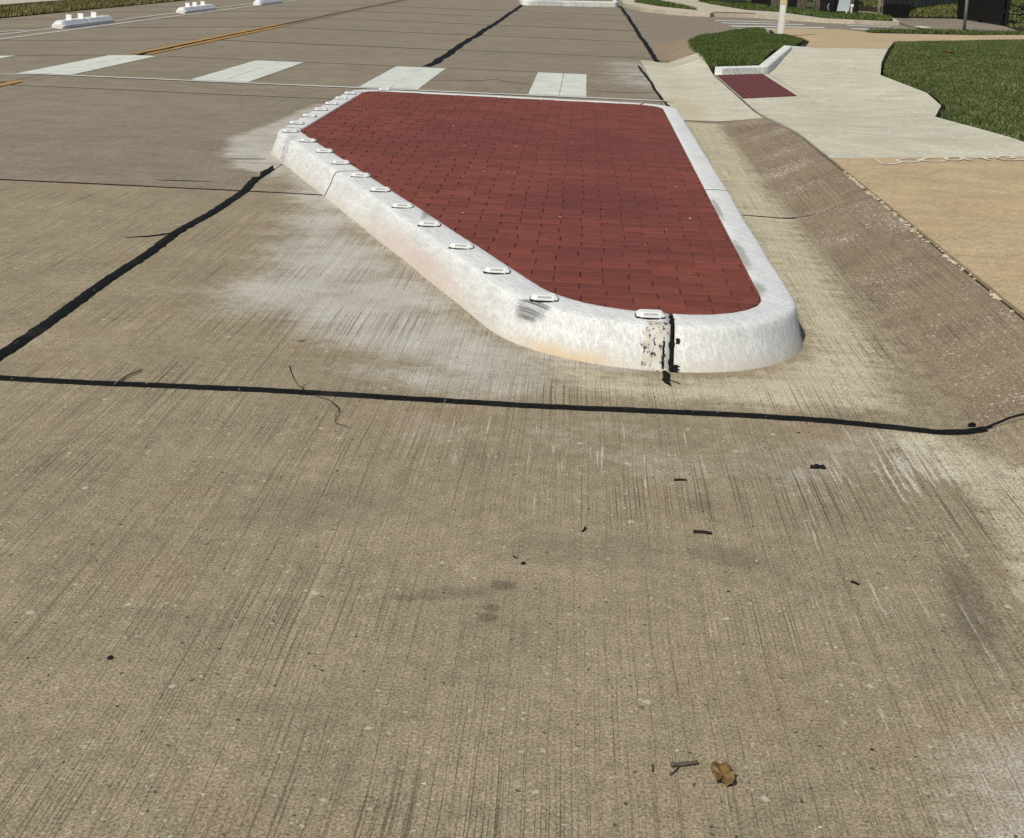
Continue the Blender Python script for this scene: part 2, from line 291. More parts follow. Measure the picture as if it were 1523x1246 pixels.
# ------------------------------------------------------------------ mesh helpers
def link(name, me, mat, parent=None, smooth=False):
    o = bpy.data.objects.new(name, me); COL.objects.link(o)
    if mat is not None and not me.materials: me.materials.append(mat)
    if parent is not None: o.parent = parent
    if smooth: me.polygons.foreach_set('use_smooth', [True] * len(me.polygons))
    return o
def mesh(name, v, f):
    me = bpy.data.meshes.new(name); me.from_pydata([tuple(map(float, p)) for p in v], [], f); me.update(); return me
def bmo(name, bm, mat, parent=None, smooth=False):
    me = bpy.data.meshes.new(name); bm.normal_update(); bm.to_mesh(me); bm.free(); return link(name, me, mat, parent, smooth)
def empty(name, loc=(0, 0, 0), rz=0.0):
    o = bpy.data.objects.new(name, None); COL.objects.link(o); o.location = loc; o.rotation_euler = (0, 0, rz); o.empty_display_size = 0.1; return o
def tag(o, label=None, cat=None, group=None, kind=None):
    if label: o['label'] = label
    if cat: o['category'] = cat
    if group: o['group'] = group
    if kind: o['kind'] = kind
    return o
def bx(bm, x0, x1, y0, y1, z0, z1, bev=0.0, mtx=None):
    r = bmesh.ops.create_cube(bm, size=1); vs_ = r['verts']
    bmesh.ops.scale(bm, vec=(x1 - x0, y1 - y0, z1 - z0), verts=vs_); bmesh.ops.translate(bm, vec=((x0 + x1) / 2, (y0 + y1) / 2, (z0 + z1) / 2), verts=vs_)
    if bev:
        es = list({e for v in vs_ for e in v.link_edges}); r2 = bmesh.ops.bevel(bm, geom=es, offset=bev, segments=2, affect='EDGES', profile=0.5); vs_ = list({v for f in r2['faces'] for v in f.verts} | {v for v in vs_ if v.is_valid})
    if mtx is not None: bmesh.ops.transform(bm, matrix=mtx, verts=vs_)
def copy_tree(o, parent=None):
    c = o.copy(); COL.objects.link(c)
    if parent is not None: c.parent = parent
    for ch in list(o.children): copy_tree(ch, c)
    return c
def inside(poly, x, y):
    poly = np.asarray(poly, float); r = np.zeros(np.shape(x), bool); n = len(poly); j = n - 1
    for i in range(n):
        xi, yi = poly[i]; xj, yj = poly[j]
        c = ((yi > y) != (yj > y)) & (x < (xj - xi) * (y - yi) / (yj - yi + 1e-12) + xi); r ^= c; j = i
    return r
def pdist(poly, x, y, closed=True):
    poly = np.asarray(poly, float); d = np.full(np.shape(x), 1e9); n = len(poly)
    for i in range(n if closed else n - 1):
        a = poly[i]; b = poly[(i + 1) % n]; ab = b - a; L2 = (ab ** 2).sum() + 1e-12
        t = np.clip(((x - a[0]) * ab[0] + (y - a[1]) * ab[1]) / L2, 0, 1)
        d = np.minimum(d, np.hypot(x - a[0] - t * ab[0], y - a[1] - t * ab[1]))
    return d
def sdist(poly, x, y):
    d = pdist(poly, x, y); return np.where(inside(poly, x, y), -d, d)
def surf(name, poly, zf, mat, parent=None, res=0.5, thick=0.12, smooth=True):
    """polygonal slab following the height function zf(x, y), with side walls"""
    P = np.asarray(poly, float); b = []
    for i in range(len(P)):
        a, c = P[i], P[(i + 1) % len(P)]; k = max(1, int(math.ceil(np.hypot(*(c - a)) / res)))
        for j in range(k): b.append(a + (c - a) * j / k)
    b = np.array(b); nb = len(b)
    gx = np.arange(P[:, 0].min() + res * .5, P[:, 0].max(), res); gy = np.arange(P[:, 1].min() + res * .5, P[:, 1].max(), res)
    if len(gx) and len(gy):
        X, Y = np.meshgrid(gx, gy); X, Y = X.ravel(), Y.ravel(); k = inside(b, X, Y) & (pdist(b, X, Y) > res * .35); pts = np.vstack([b, np.c_[X[k], Y[k]]])
    else: pts = b
    vv, ee, ff, *_ = delaunay_2d_cdt([Vector(p) for p in pts], [], [list(range(nb))], 1, 1e-6)
    V = np.array([(p.x, p.y) for p in vv]); Z = zf(V[:, 0], V[:, 1]) if callable(zf) else np.full(len(V), zf)
    n = len(V); verts = np.c_[V, Z].tolist(); faces = []
    for f in ff:
        a = V[f[0]]; b1 = V[f[1]]; c = V[f[2]]
        faces.append(list(f) if (b1[0] - a[0]) * (c[1] - a[1]) - (b1[1] - a[1]) * (c[0] - a[0]) > 0 else list(f)[::-1])
    verts += [(x, y, z - thick) for x, y, z in np.c_[b, zf(b[:, 0], b[:, 1]) if callable(zf) else np.full(nb, zf)]]
    verts += [(x, y, z) for x, y, z in np.c_[b, zf(b[:, 0], b[:, 1]) if callable(zf) else np.full(nb, zf)]]
    area = 0.5 * sum(b[i][0] * b[(i + 1) % nb][1] - b[(i + 1) % nb][0] * b[i][1] for i in range(nb))
    for i in range(nb):
        j = (i + 1) % nb; q = [n + nb + i, n + i, n + j, n + nb + j]; faces.append(q if area > 0 else q[::-1])
    me = mesh(name, verts, faces); o = link(name, me, mat, parent)
    if smooth: me.polygons.foreach_set('use_smooth', [True] * len(ff) + [False] * nb)
    return o

# ------------------------------------------------------------------ heights of the ground
CROWN = -5.9
def sm(a, b, x): t = np.clip((np.asarray(x, float) - a) / (b - a), 0, 1); return t * t * (3 - 2 * t)
def kerb_full(y): return 1 - sm(10.3, 13.6, y) + sm(17.6, 19.6, y)             # 1 = full kerb, 0 = dropped at the ramp
PX = np.array([-50, 0.9, 1.1, 1.22, 1.30, 1.37, 1.45, 1.53, 1.61, 1.68, 1.73, 1.77]); PZ = np.array([0, 0, -.007, -.012, -.010, .004, .032, .066, .098, .124, .139, .147])
PZ0 = np.array([0, 0, -.007, -.011, -.010, -.006, .0, .006, .012, .018, .022, .025])
def z_road(x, y):
    x = np.asarray(x, float); y = np.asarray(y, float); k = np.clip(kerb_full(y), 0, 1)
    z = np.interp(x, PX, PZ) * k + np.interp(x, PX, PZ0) * (1 - k)
    return z + np.where(x < CROWN, 0.045 * (x - CROWN), 0)
def z_walk(x, y):
    x = np.asarray(x, float); y = np.asarray(y, float)
    dip = np.clip(sm(10.3, 13.8, y) - sm(18.3, 22.8, y), 0, 1); return 0.152 - 0.122 * dip * (1 - 0.5 * sm(2.7, 3.8, x)) - 0.02 * sm(22.8, 26, y)

# ------------------------------------------------------------------ ground sheet
g = surf('ground', [(-400, -200), (400, -200), (400, 700), (-400, 700)], -0.62, M_GROUND, res=300, thick=0.1); tag(g, kind='structure')

# ------------------------------------------------------------------ road and its slabs
road = surf('road', [(-14.6, -3), (1.74, -3), (1.74, 22), (1.16, 26), (1.16, 60), (-14.6, 60)], lambda x, y: z_road(np.minimum(x, 1.2), y) - 0.016, M_JOINT, res=1.6, thick=0.3)
tag(road, kind='structure')
DUST1 = [(-1.45, 5.1), (-1.45, 5.912), (-1.5, 6.961), (-1.85, 8.3), (-1.8, 8.6), (-1.235, 7.097), (-0.802, 6.102), (-0.403, 5.194), (-0.109, 4.678), (0.042, 4.46), (-0.325, 4.284), (-0.693, 4.574), (-1.125, 4.953)]
HALO = [(-2.489, 9.182), (-2.643, 10.049), (-2.557, 11.29), (-2.5, 12.6), (-2.3, 12.7), (-1.93, 8.721), (-1.962, 8.367), (-2.228, 8.632)]
CREAM = [(-0.109, 4.678), (0.137, 4.516), (0.328, 4.45), (0.759, 4.6), (0.952, 5.0), (0.95, 12.5), (1.3, 12.5), (1.26, 6.5), (1.2, 4.9), (1.136, 4.3), (0.816, 4.22), (0.362, 4.25), (0.042, 4.309)]
SCR = [(0.893, 4.05), (1.205, 4.061), (1.202, 3.744), (1.066, 3.55), (0.96, 3.7)]
CREAMR = [(1.25, 4.1), (1.373, 3.769), (1.30, 3.149), (1.18, 2.6), (1.10, 2.9), (1.174, 3.443), (1.135, 3.788)]
BOTR = [(0.62, 1.9), (0.76, 2.22), (0.95, 2.3), (1.1, 1.8)]
FAINT1 = [(0.494, 3.802), (0.623, 3.711), (0.746, 3.676), (0.683, 3.467), (0.556, 3.648)]
FAINT2 = [(0.193, 3.932), (0.309, 3.95), (0.306, 3.889), (0.211, 3.845)]
DIAG = [(0.2, 4.6), (-0.0, 4.62), (-0.2, 4.98), (-0.95, 6.6), (-1.5, 7.8), (-2.2, 9.4)]
def soft(poly, x, y, w_): return 1 - sm(-w_, w_ * 0.8, sdist(poly, x, y))
def marks(me):
    n = len(me.vertices); co = np.empty(n * 3); me.vertices.foreach_get('co', co); co = co.reshape(-1, 3); x, y = co[:, 0], co[:, 1]
    near = 1 - sm(11, 14, y)
    dust = np.maximum.reduce([soft(DUST1, x, y, .30) * 1.1, soft([(-.9, 4.4), (-.2, 4.6), (.1, 4.45), (-.1, 4.2), (-.6, 4.25)], x, y, .2) * .8, soft(HALO, x, y, .16) * 1.6, soft(BOTR, x, y, .25) * .6, soft(FAINT1, x, y, .09) * .55, soft(FAINT2, x, y, .06) * .6,
                              (1 - sm(0.02, 0.16, pdist(DIAG, x, y, False))) * .85, soft(SCR, x, y, .15) * .35, (1 - sm(.0, .5, np.abs(y - 3.75))) * .26 * sm(-.9, .3, x),
                              sm(15.0, 16.5, y) * (1 - sm(19.5, 21, y)) * sm(-0.1, 0.9, x) * .7])
    cream = np.maximum.reduce([soft(CREAM, x, y, .16) * 1.05, soft(CREAMR, x, y, .09) * .9, soft([(1.0, 4.1), (1.25, 4.1), (1.38, 3.6), (1.2, 2.2), (1.12, 2.2), (1.2, 3.4)], x, y, .06) * .75])
    brown = np.clip(sm(1.24, 1.42, x) * (y > 4.13) + sm(1.42, 1.55, x) * (y <= 4.13), 0, 1) * near
    dark = np.maximum((1 - sm(0, .12, np.abs(x - 1.30 + 0.03 * np.sin(y * 4)))) * .45 * (y < 4.1), (1 - sm(.0, .09, np.abs(x - 1.33))) * .4 * (y > 4.1) * near)
    scr = np.maximum.reduce([soft(SCR, x, y, .12), (1 - sm(0, .06, np.abs(x - 1.02 + (4 - y) * .06))) * (y < 4.1) * .5, (1 - sm(0, .03, np.abs(x - 0.93 + (4 - y) * .02))) * (y < 3.0) * .35, soft([(-.5, 4.0), (.5, 4.05), (.45, 3.3), (-.3, 3.2)], x, y, .3) * .32, soft([(.5, 4.0), (1.25, 4.0), (1.0, 2.0), (.5, 2.0)], x, y, .2) * .25])
    for nm, a in (('dust', dust), ('cream', cream), ('brown', brown), ('dark', dark), ('scratch', scr)):
        at = me.attributes.new(nm, 'FLOAT', 'POINT'); at.data.foreach_set('value', np.asarray(a, np.float32))
G = 0.006
def slab(x0, x1, y0, y1, mat, res, name='slab', detail=False):
    xs = [x0 + G] + [float(v) for v in PX if x0 + G + .02 < v < x1 - G - .02] + [x1 - G]
    if detail: xs = sorted(set(np.round(np.concatenate([np.linspace(xs[0], xs[-1], int((x1 - x0) / res) + 2), [v for v in xs]]), 4)))
    else:
        k = max(1, int((x1 - x0) / 2)); xs = sorted(set(xs + [x0 + G + (x1 - x0 - 2 * G) * i / k for i in range(k + 1)]))
    ys = np.linspace(y0 + G, y1 - G, max(2, int((y1 - y0) / res) + 2))
    X, Y = np.meshgrid(xs, ys); nx, ny = len(xs), len(ys); Z = z_road(X, Y) + rng.uniform(-.0012, .0012)
    v = np.c_[X.ravel(), Y.ravel(), Z.ravel()].tolist(); f = [[j * nx + i, j * nx + i + 1, (j + 1) * nx + i + 1, (j + 1) * nx + i] for j in range(ny - 1) for i in range(nx - 1)]
    rim = [i for i in range(nx)] + [j * nx + nx - 1 for j in range(1, ny)] + [(ny - 1) * nx + i for i in range(nx - 2, -1, -1)] + [j * nx for j in range(ny - 2, 0, -1)]
    n0 = len(v); v += [(v[i][0], v[i][1], v[i][2]) for i in rim]; v += [(v[i][0], v[i][1], v[i][2] - .05) for i in rim]; k = len(rim); nf = len(f)
    f += [[n0 + i, n0 + k + i, n0 + k + (i + 1) % k, n0 + (i + 1) % k] for i in range(k)]
    me = mesh(name, v, f); me.polygons.foreach_set('use_smooth', [True] * nf + [False] * k)
    if detail: marks(me)
    return link(name, me, mat, road)
slab(-2.01, 1.755, -0.2, 4.125, M_ROAD, 0.045, detail=True)
slab(-2.01, 1.755, 4.125, 7.78, M_ROAD, 0.045, detail=True)
slab(-2.01, 1.755, 7.78, 12.66, M_ROAD, 0.06, detail=True)
slab(-2.01, 0.875, 12.66, 17.42, M_ROADFAR, 0.2, detail=True)
slab(-2.01, 0.875, 17.42, 20.45, M_ROADFAR, 0.2, detail=True)
slab(0.875, 1.755, 12.66, 19.40, M_PALE, 0.25, name='ramp_apron')
slab(0.875, 1.755, 19.40, 20.45, M_FARSW, 0.12, name='kerb_slab')
slab(-5.9, -2.01, -0.2, 4.125, M_ROAD, 0.2, detail=True)
slab(-5.9, -2.01, 4.125, 7.78, M_ROAD, 0.1, detail=True)
slab(-5.9, -2.01, 7.78, 13.1, M_ROADFAR, 0.1, detail=True)
slab(-5.9, -2.01, 13.1, 17.42, M_ROADFAR, 0.25, detail=True)
slab(-5.9, -2.01, 17.42, 20.9, M_ROADFAR, 1)
ROWS = [20.9, 25.2, 29.4, 33.6, 37.8, 42.0, 46.2, 50.4, 60.0]
for a, b in zip(ROWS[:-1], ROWS[1:]):
    slab(-5.9, -2.01, a, b, M_ROADFAR, 2)
    slab(-2.01, 1.14, 20.45 if a == 20.9 else a, b, M_ROADFAR, 2)
LR = [-0.2, 4.125, 8.6, 13.1, 17.42] + ROWS
for a, b in zip(LR[:-1], LR[1:]):
    slab(-9.78, -5.9, a, b, M_ROADFAR, 2)
    slab(-14.5, -9.78, a, b, M_ROADFAR, 2)

# tar seams poured over the joints: ragged ribbons that stand a few millimetres proud
def ribbon(name, pts, wid, mat, parent, zf, lift=0.004, ragged=0.2, step=0.03, seed=0, taper=0.0, flat=0.6):
    r = random.Random(seed); P = [Vector(p) for p in pts]; L = [0]
    for a, b in zip(P[:-1], P[1:]): L.append(L[-1] + (b - a).length)
    n = max(3, int(L[-1] / step)); row = []
    for i in range(n + 1):
        s = L[-1] * i / n; k = max(j for j in range(len(L)) if L[j] <= s + 1e-9); k = min(k, len(P) - 2)
        t = (s - L[k]) / max(1e-9, L[k + 1] - L[k]); c = P[k].lerp(P[k + 1], t); d = (P[k + 1] - P[k]).normalized(); nrm = Vector((-d.y, d.x))
        off = mnoise.noise(Vector((s * 1.3, seed * 7.1, 0))) * wid * 0.35
        e = min(1.0, 0.15 + min(i, n - i) / max(1, n) / taper) if taper else 1.0
        q = []
        for sg in (-1, 1):
            jg = mnoise.noise(Vector((s * 14, seed * 3 + sg * 5, 1))) * 0.6 + mnoise.noise(Vector((s * 45, seed + sg * 9, 2))) * 0.5
            q.append(off + sg * wid * 0.5 * e * (1 + ragged * jg))
        row.append((c, nrm, q))
    v = []; f = []
    for c, nr, (a, b) in row:
        for u, dz in ((a, -0.004), (a + (b - a) * 0.14, lift * flat), (a + (b - a) * 0.5, lift), (a + (b - a) * 0.86, lift * flat), (b, -0.004)):
            p = c + nr * u; v.append((p.x, p.y, float(zf(p.x, p.y)) + dz))
    for i in range(len(row) - 1):
        for j in range(4): k = i * 5 + j; f.append([k, k + 5, k + 6, k + 1])
    me = mesh(name, v, f)
    o = link(name, me, mat, parent, True)
    bm = bmesh.new(); bm.from_mesh(me); bmesh.ops.recalc_face_normals(bm, faces=bm.faces)
    if sum(fc.normal.z for fc in bm.faces) < 0: bmesh.ops.reverse_faces(bm, faces=bm.faces)
    bm.to_mesh(me); bm.free(); return o
ribbon('tar_seam', [(-5.9, 4.10), (-2.0, 4.12), (0.2, 4.13), (0.75, 4.12), (1.2, 4.11), (1.36, 4.13)], 0.058, M_TAR, road, z_road, 0.005, .3, .02, 1)
ribbon('tar_seam', [(-2.01, -0.2), (-2.0, 4.3), (-2.02, 6.5), (-1.98, 7.8), (-2.04, 8.3)], 0.074, M_TAR, road, z_road, 0.005, .35, .02, 2)
ribbon('tar_seam', [(-2.035, 8.26), (-2.05, 8.5), (-2.06, 8.78)], 0.08, M_TAR, road, z_road, 0.006, .9, .015, 17, .5)
ribbon('tar_seam', [(-2.03, 17.55), (-2.01, 20.9), (-2.02, 24), (-1.98, 30), (-2.01, 43.2)], 0.15, M_TAR, road, z_road, 0.006, .5, .06, 3)
ribbon('tar_seam', [(1.14, 20.3), (1.15, 25), (1.17, 30), (1.2, 37), (1.22, 46)], 0.085, M_TAR, road, lambda x, y: 0.0, 0.006, .7, .07, 4)
ribbon('tar_seam', [(0.81, 19.2), (0.84, 18), (0.87, 16), (0.91, 13.75)], 0.042, M_TAR, road, z_road, 0.007, 1.1, .05, 5)
ribbon('tar_seam', [(-14, 7.79), (-3.5, 7.8), (-2.0, 7.79), (-1.47, 7.77)], 0.034, M_TAR, road, z_road, 0.003, .4, .03, 6)
ribbon('tar_seam', [(1.36, 4.13), (1.45, 4.16), (1.6, 4.13), (1.75, 4.13)], 0.018, M_TAR, road, z_road, 0.004, .5, .015, 7)
ribbon('tar_seam', [(0.93, 7.78), (1.2, 7.79), (1.30, 7.80), (1.43, 7.80)], 0.03, M_TAR, road, z_road, 0.003, .8, .02, 8, .3)
ribbon('tar_seam', [(1.0, 12.62), (1.2, 12.66), (1.5, 12.66)], 0.05, M_TAR, road, z_road, 0.003, .8, .03, 9, .3)
ribbon('tar_seam', [(-5.86, 17.4), (-5.9, 26), (-5.85, 48)], 0.085, M_TAR, road, lambda x, y: 0.0, 0.012, .5, .1, 10)
ribbon('tar_seam', [(-6.6, 13.12), (-2.4, 13.08)], 0.04, M_TAR, road, z_road, 0.003, .4, .06, 11)
ribbon('tar_drip', [(0.345, 4.60), (0.359, 4.53), (0.352, 4.47), (0.366, 4.405)], 0.032, M_TAR, road, z_road, 0.005, 1.0, .008, 12, .3)
ribbon('tar_drip', [(0.362, 4.47), (0.385, 4.455), (0.40, 4.43)], 0.008, M_TAR, road, z_road, 0.003, .6, .006, 13, .3)
ribbon('tar_drip', [(-2.23, 6.34), (-2.12, 6.40), (-2.04, 6.50), (-2.0, 6.56)], 0.035, M_TAR, road, z_road, 0.004, .9, .015, 14, .4)
ribbon('tar_drip', [(-2.42, 9.0), (-2.17, 9.06)], 0.03, M_TAR, road, z_road, 0.004, .6, .02, 15, .3)
ribbon('tar_drip', [(-2.62, 8.02), (-2.28, 8.06)], 0.03, M_TAR, road, z_road, 0.003, .9, .02, 16, .3)
for i, (yy, x1) in enumerate([(y, 1.1) for y in (20.9, 25.2, 29.4, 33.6, 37.8)]):
    ribbon('tar_seam', [(-13.8, yy), (-5.9, yy + .05), (x1, yy - .02)], 0.05, M_TAR, road, z_road, 0.004, .5, .12, 20 + i)
ribbon('tar_seam', [(-13.8, 17.44), (-6.3, 17.43)], 0.045, M_TAR, road, z_road, 0.003, .4, .1, 27)
ribbon('tar_seam', [(-5.5, 17.43), (0.85, 17.42)], 0.035, M_TAR, road, z_road, 0.002, .4, .1, 28)
ribbon('crack', [(-1.75, 15.5), (-1.5, 15.75), (-1.2, 15.8), (-1.05, 16.1), (-0.85, 15.8), (-0.6, 15.6)], 0.02, M_TAR, road, z_road, 0.003, .9, .05, 30, .3)
ribbon('crack', [(0.08, 15.2), (0.45, 15.1), (0.85, 15.2)], 0.02, M_TAR, road, z_road, 0.003, .9, .05, 31, .3)

# painted markings, thin sheets on the slabs
def quad_sheet(name, polys, mat, parent, zf, lift=0.004, seed=1, rag=0.012):
    r = random.Random(seed); v = []; f = []
    for P in polys:
        q = []
        for i in range(4):
            a = Vector(P[i]); b = Vector(P[(i + 1) % 4]); k = max(1, int((b - a).length / 0.12))
            for j in range(k):
                p = a.lerp(b, j / k); q.append((p.x + r.uniform(-rag, rag), p.y + r.uniform(-rag, rag)))
        n0 = len(v); v += [(x, y, float(zf(x, y)) + lift) for x, y in q]; f.append(list(range(n0, n0 + len(q))))
    me = mesh(name, v, f); o = link(name, me, mat, parent)
    bm = bmesh.new(); bm.from_mesh(me)
    for fc in bm.faces:
        fc.normal_update()
        if fc.normal.z < 0: fc.normal_flip()
    bmesh.ops.triangulate(bm, faces=bm.faces); bm.to_mesh(me); bm.free(); return o
for i, (a, b) in enumerate([(-8.15, -7.5), (-6.24, -5.60), (-4.28, -3.64), (-2.42, -1.77), (-0.565, 0.065)]):
    m_ = (a + b) / 2 + 0.02; sg = .0035 if i in (2, 4) else .001
    quad_sheet('crosswalk_bar', [[(a, 14.4), (m_ - sg, 14.4), (m_ - sg, 17.36), (a, 17.36)], [(m_ + sg, 14.4), (b, 14.4), (b, 17.36), (m_ + sg, 17.36)]], M_BAR, road, z_road, seed=i, rag=.004)
quad_sheet('crosswalk_line', [[(-6.5, 14.26), (1.0, 14.26), (1.0, 14.34), (-6.5, 14.34)]], M_BAR_FAR, road, z_road, 0.007, 3, 0.006)
for x in (-5.985, -5.80):
    quad_sheet('yellow_line', [[(x - .055, 17.6), (x + .055, 17.6), (x + .055, 26), (x - .055, 26)]], M_YEL, road, lambda X, Y: z_road(X, Y) + .004, seed=7)
    quad_sheet('yellow_line', [[(x - .055, 26.02), (x + .055, 26.02), (x + .055, 46), (x - .055, 46)]], M_YEL2, road, lambda X, Y: z_road(X, Y) + .004, seed=7)
    quad_sheet('yellow_line', [[(x - .055, 3), (x + .055, 3), (x + .055, 13.45), (x - .055, 13.45)]], M_YEL, road, lambda X, Y: z_road(X, Y) + .004, seed=8)
for x in (-10.07, -9.45):
    quad_sheet('edge_line', [[(x - .06, 12), (x + .06, 12), (x + .06, 50), (x - .06, 50)]], M_LINE, road, lambda X, Y: z_road(X, Y) + .004, seed=9)
for y in (20.2, 22.6):
    quad_sheet('hatch_line', [[(-11.6, y), (-11.4, y - .1), (-10.2, y + 1.4), (-10.2, y + 1.7)]], M_LINE, road, lambda X, Y: z_road(X, Y) + .007, seed=10)

# ------------------------------------------------------------------ side street and far sides
ss = surf('side_street', [(1.17, 20.2), (1.76, 20.2), (20, 24), (60, 30), (60, 52), (9, 52), (1.17, 52)], -0.006, M_SIDE, res=4, thick=0.3); tag(ss, kind='structure')
for i, P in enumerate([[(3.56, 36.7), (5.7, 37.6), (5.7, 37.95), (3.56, 37.1)], [(3.6, 35.2), (5.9, 36.2), (5.9, 36.6), (3.6, 35.65)], [(3.65, 33.5), (6.2, 34.9), (6.25, 35.4), (3.65, 34.0)], [(3.7, 32.2), (6.15, 33.6), (6.2, 34.1), (3.7, 32.7)], [(4.3, 31.0), (5.9, 32.1), (5.95, 32.6), (4.4, 31.6)]]):
    quad_sheet('crosswalk_bar', [P], M_BAR_FAR, ss, lambda x, y: 0.0, 0.002, 40 + i, .02)
for i, P in enumerate([[(7.2, 37.1), (8.4, 37.2), (8.4, 37.6), (7.2, 37.5)], [(6.9, 34.9), (7.9, 34.9), (7.9, 35.4), (6.9, 35.4)]]):
    quad_sheet('crosswalk_bar', [P], M_BAR_FAR, ss, lambda x, y: 0.0, 0.002, 50 + i, .02)
# brown rolled kerb that swings into the side street, with its concrete gutter edge
def arc_strip(name, inner, outer, z_in, z_out, mat, parent=None, prof=6):
    v = []; f = []; n = len(inner)
    for a, b in zip(inner, outer):
        for k in range(prof + 1):
            t = k / prof; u = max(0.0, (t - .3) / .7); s = u * u * (3 - 2 * u); v.append((a[0] + (b[0] - a[0]) * t, a[1] + (b[1] - a[1]) * t, z_in + (z_out - z_in) * s))
    for i in range(n - 1):
        for k in range(prof): q = i * (prof + 1) + k; f.append([q, q + 1, q + prof + 2, q + prof + 1])
    me = mesh(name, v, f); bm = bmesh.new(); bm.from_mesh(me)
    for fc in bm.faces:
        fc.normal_update()
        if fc.normal.z < 0: fc.normal_flip()
    bm.to_mesh(me); bm.free(); return link(name, me, mat, parent, True)
ISL = [(1.76, 18.2), (1.72, 19.5), (1.74, 20.5), (1.74, 21.8), (1.86, 23.8), (2.2, 25.7), (2.75, 27.2), (3.3, 28.9), (3.6, 29.7), (3.95, 29.9), (3.8, 28.2), (3.78, 27.1), (4.15, 27.0), (4.12, 25.6), (3.48, 23.0), (3.14, 22.4), (2.40, 18.55)]
arc_strip('rolled_kerb', [(1.15, 20.5), (1.15, 22.0), (1.3, 24.4), (1.75, 26.2), (2.4, 27.8), (3.0, 29.4), (3.4, 30.5), (4.0, 30.9)], [(1.75, 20.5), (1.76, 21.9), (1.88, 23.8), (2.22, 25.7), (2.77, 27.2), (3.32, 28.9), (3.62, 29.72), (4.0, 29.95)], 0.0, 0.135, M_BROWN, ss)
fs = surf('far_sidewalk', [(1.4, 60), (1.3, 45.5), (1.75, 41.9), (2.4, 40.3), (2.95, 39.6), (3.65, 39.5), (3.8, 39.9), (5.1, 40.2), (5.3, 39.7), (6.75, 38.6), (7.6, 38.4), (8.3, 38.5), (8.9, 38.6), (9.4, 41.5), (9.3, 43), (7.5, 46), (5, 60)], 0.11, M_FARSW, res=2, thick=0.3); tag(fs, kind='structure')
ds = quad_sheet('tactile_strip', [[(3.8, 40.0), (5.1, 40.35), (5.1, 40.95), (3.8, 40.6)]], M_PAD, fs, lambda x, y: 0.11, 0.006, 61)
al = surf('alley', [(8.95, 37.4), (9.15, 34.6), (11.3, 34.8), (11.6, 36.5), (12.9, 42.8), (14.5, 50), (11.0, 50), (9.8, 43.5), (9.2, 40)], 0.045, M_SIDE, res=2, thick=0.3); tag(al, kind='structure')
quad_sheet('stop_line', [[(8.95, 36.4), (9.25, 36.3), (9.35, 37.3), (9.05, 37.6)]], M_BAR_FAR, al, lambda x, y: 0.045, 0.006, 62)
quad_sheet('stop_line', [[(10.25, 35.9), (10.75, 34.4), (11.0, 34.8), (10.5, 36.1)]], M_BAR_FAR, al, lambda x, y: 0.045, 0.006, 63)

# ------------------------------------------------------------------ sidewalk
sw = surf('sidewalk', [(1.79, -3), (3.55, -3), (3.55, 11), (3.44, 13.2), (3.78, 14.2), (4.0, 15.7), (4.0, 18.2), (4.45, 20.3), (5.2, 23.4), (6.0, 26.6), (12, 32), (12, 33), (8.5, 32), (6.3, 31), (5.9, 31.4), (4.7, 31), (4.1, 29.9), (3.95, 28), (4.3, 27.0), (4.25, 25.6), (3.6, 22.9), (3.25, 22.2), (2.55, 18.4), (1.8, 18.0)], lambda x, y: z_walk(x, y) - 0.02, M_JOINT, res=0.7, thick=0.25); tag(sw, kind='structure')
def walk(poly, mat): return surf('slab', poly, z_walk, mat, sw, res=0.45, thick=0.1)
walk([(1.772, -2), (3.57, -2), (3.57, 3.05), (1.772, 3.05)], M_TAN)
walk([(1.772, 3.062), (3.57, 3.062), (3.57, 6.15), (1.772, 6.15)], M_TAN)
walk([(1.772, 6.162), (3.57, 6.162), (3.57, 9.97), (1.772, 9.30)], M_TAN)
walk([(1.772, 9.308), (3.57, 9.978), (3.58, 11.0), (3.46, 13.1), (1.772, 13.1)], M_PALE)
walk([(1.772, 13.108), (3.46, 13.108), (3.80, 14.2), (4.02, 15.7), (4.02, 18.2), (4.48, 20.3), (2.97, 20.3), (2.56, 18.42), (2.55, 14.4), (1.772, 13.9)], M_PALE)
walk([(1.772, 13.908), (2.545, 14.41), (2.545, 18.32), (1.772, 17.95)], M_PALE)
walk([(2.975, 20.308), (4.48, 20.308), (5.3, 23.6), (3.74, 22.9), (3.45, 22.5)], M_PALE)
walk([(3.76, 22.915), (5.3, 23.61), (6.08, 26.65), (9.0, 29.4), (8.8, 31.0), (6.4, 30.0), (5.9, 31.3), (4.75, 31.0), (4.12, 29.9), (3.97, 28.0), (4.32, 27.0), (4.26, 25.5)], M_TAN)
walk([(9.02, 29.42), (14, 34), (13.5, 35), (8.82, 31.0)], M_TAN)
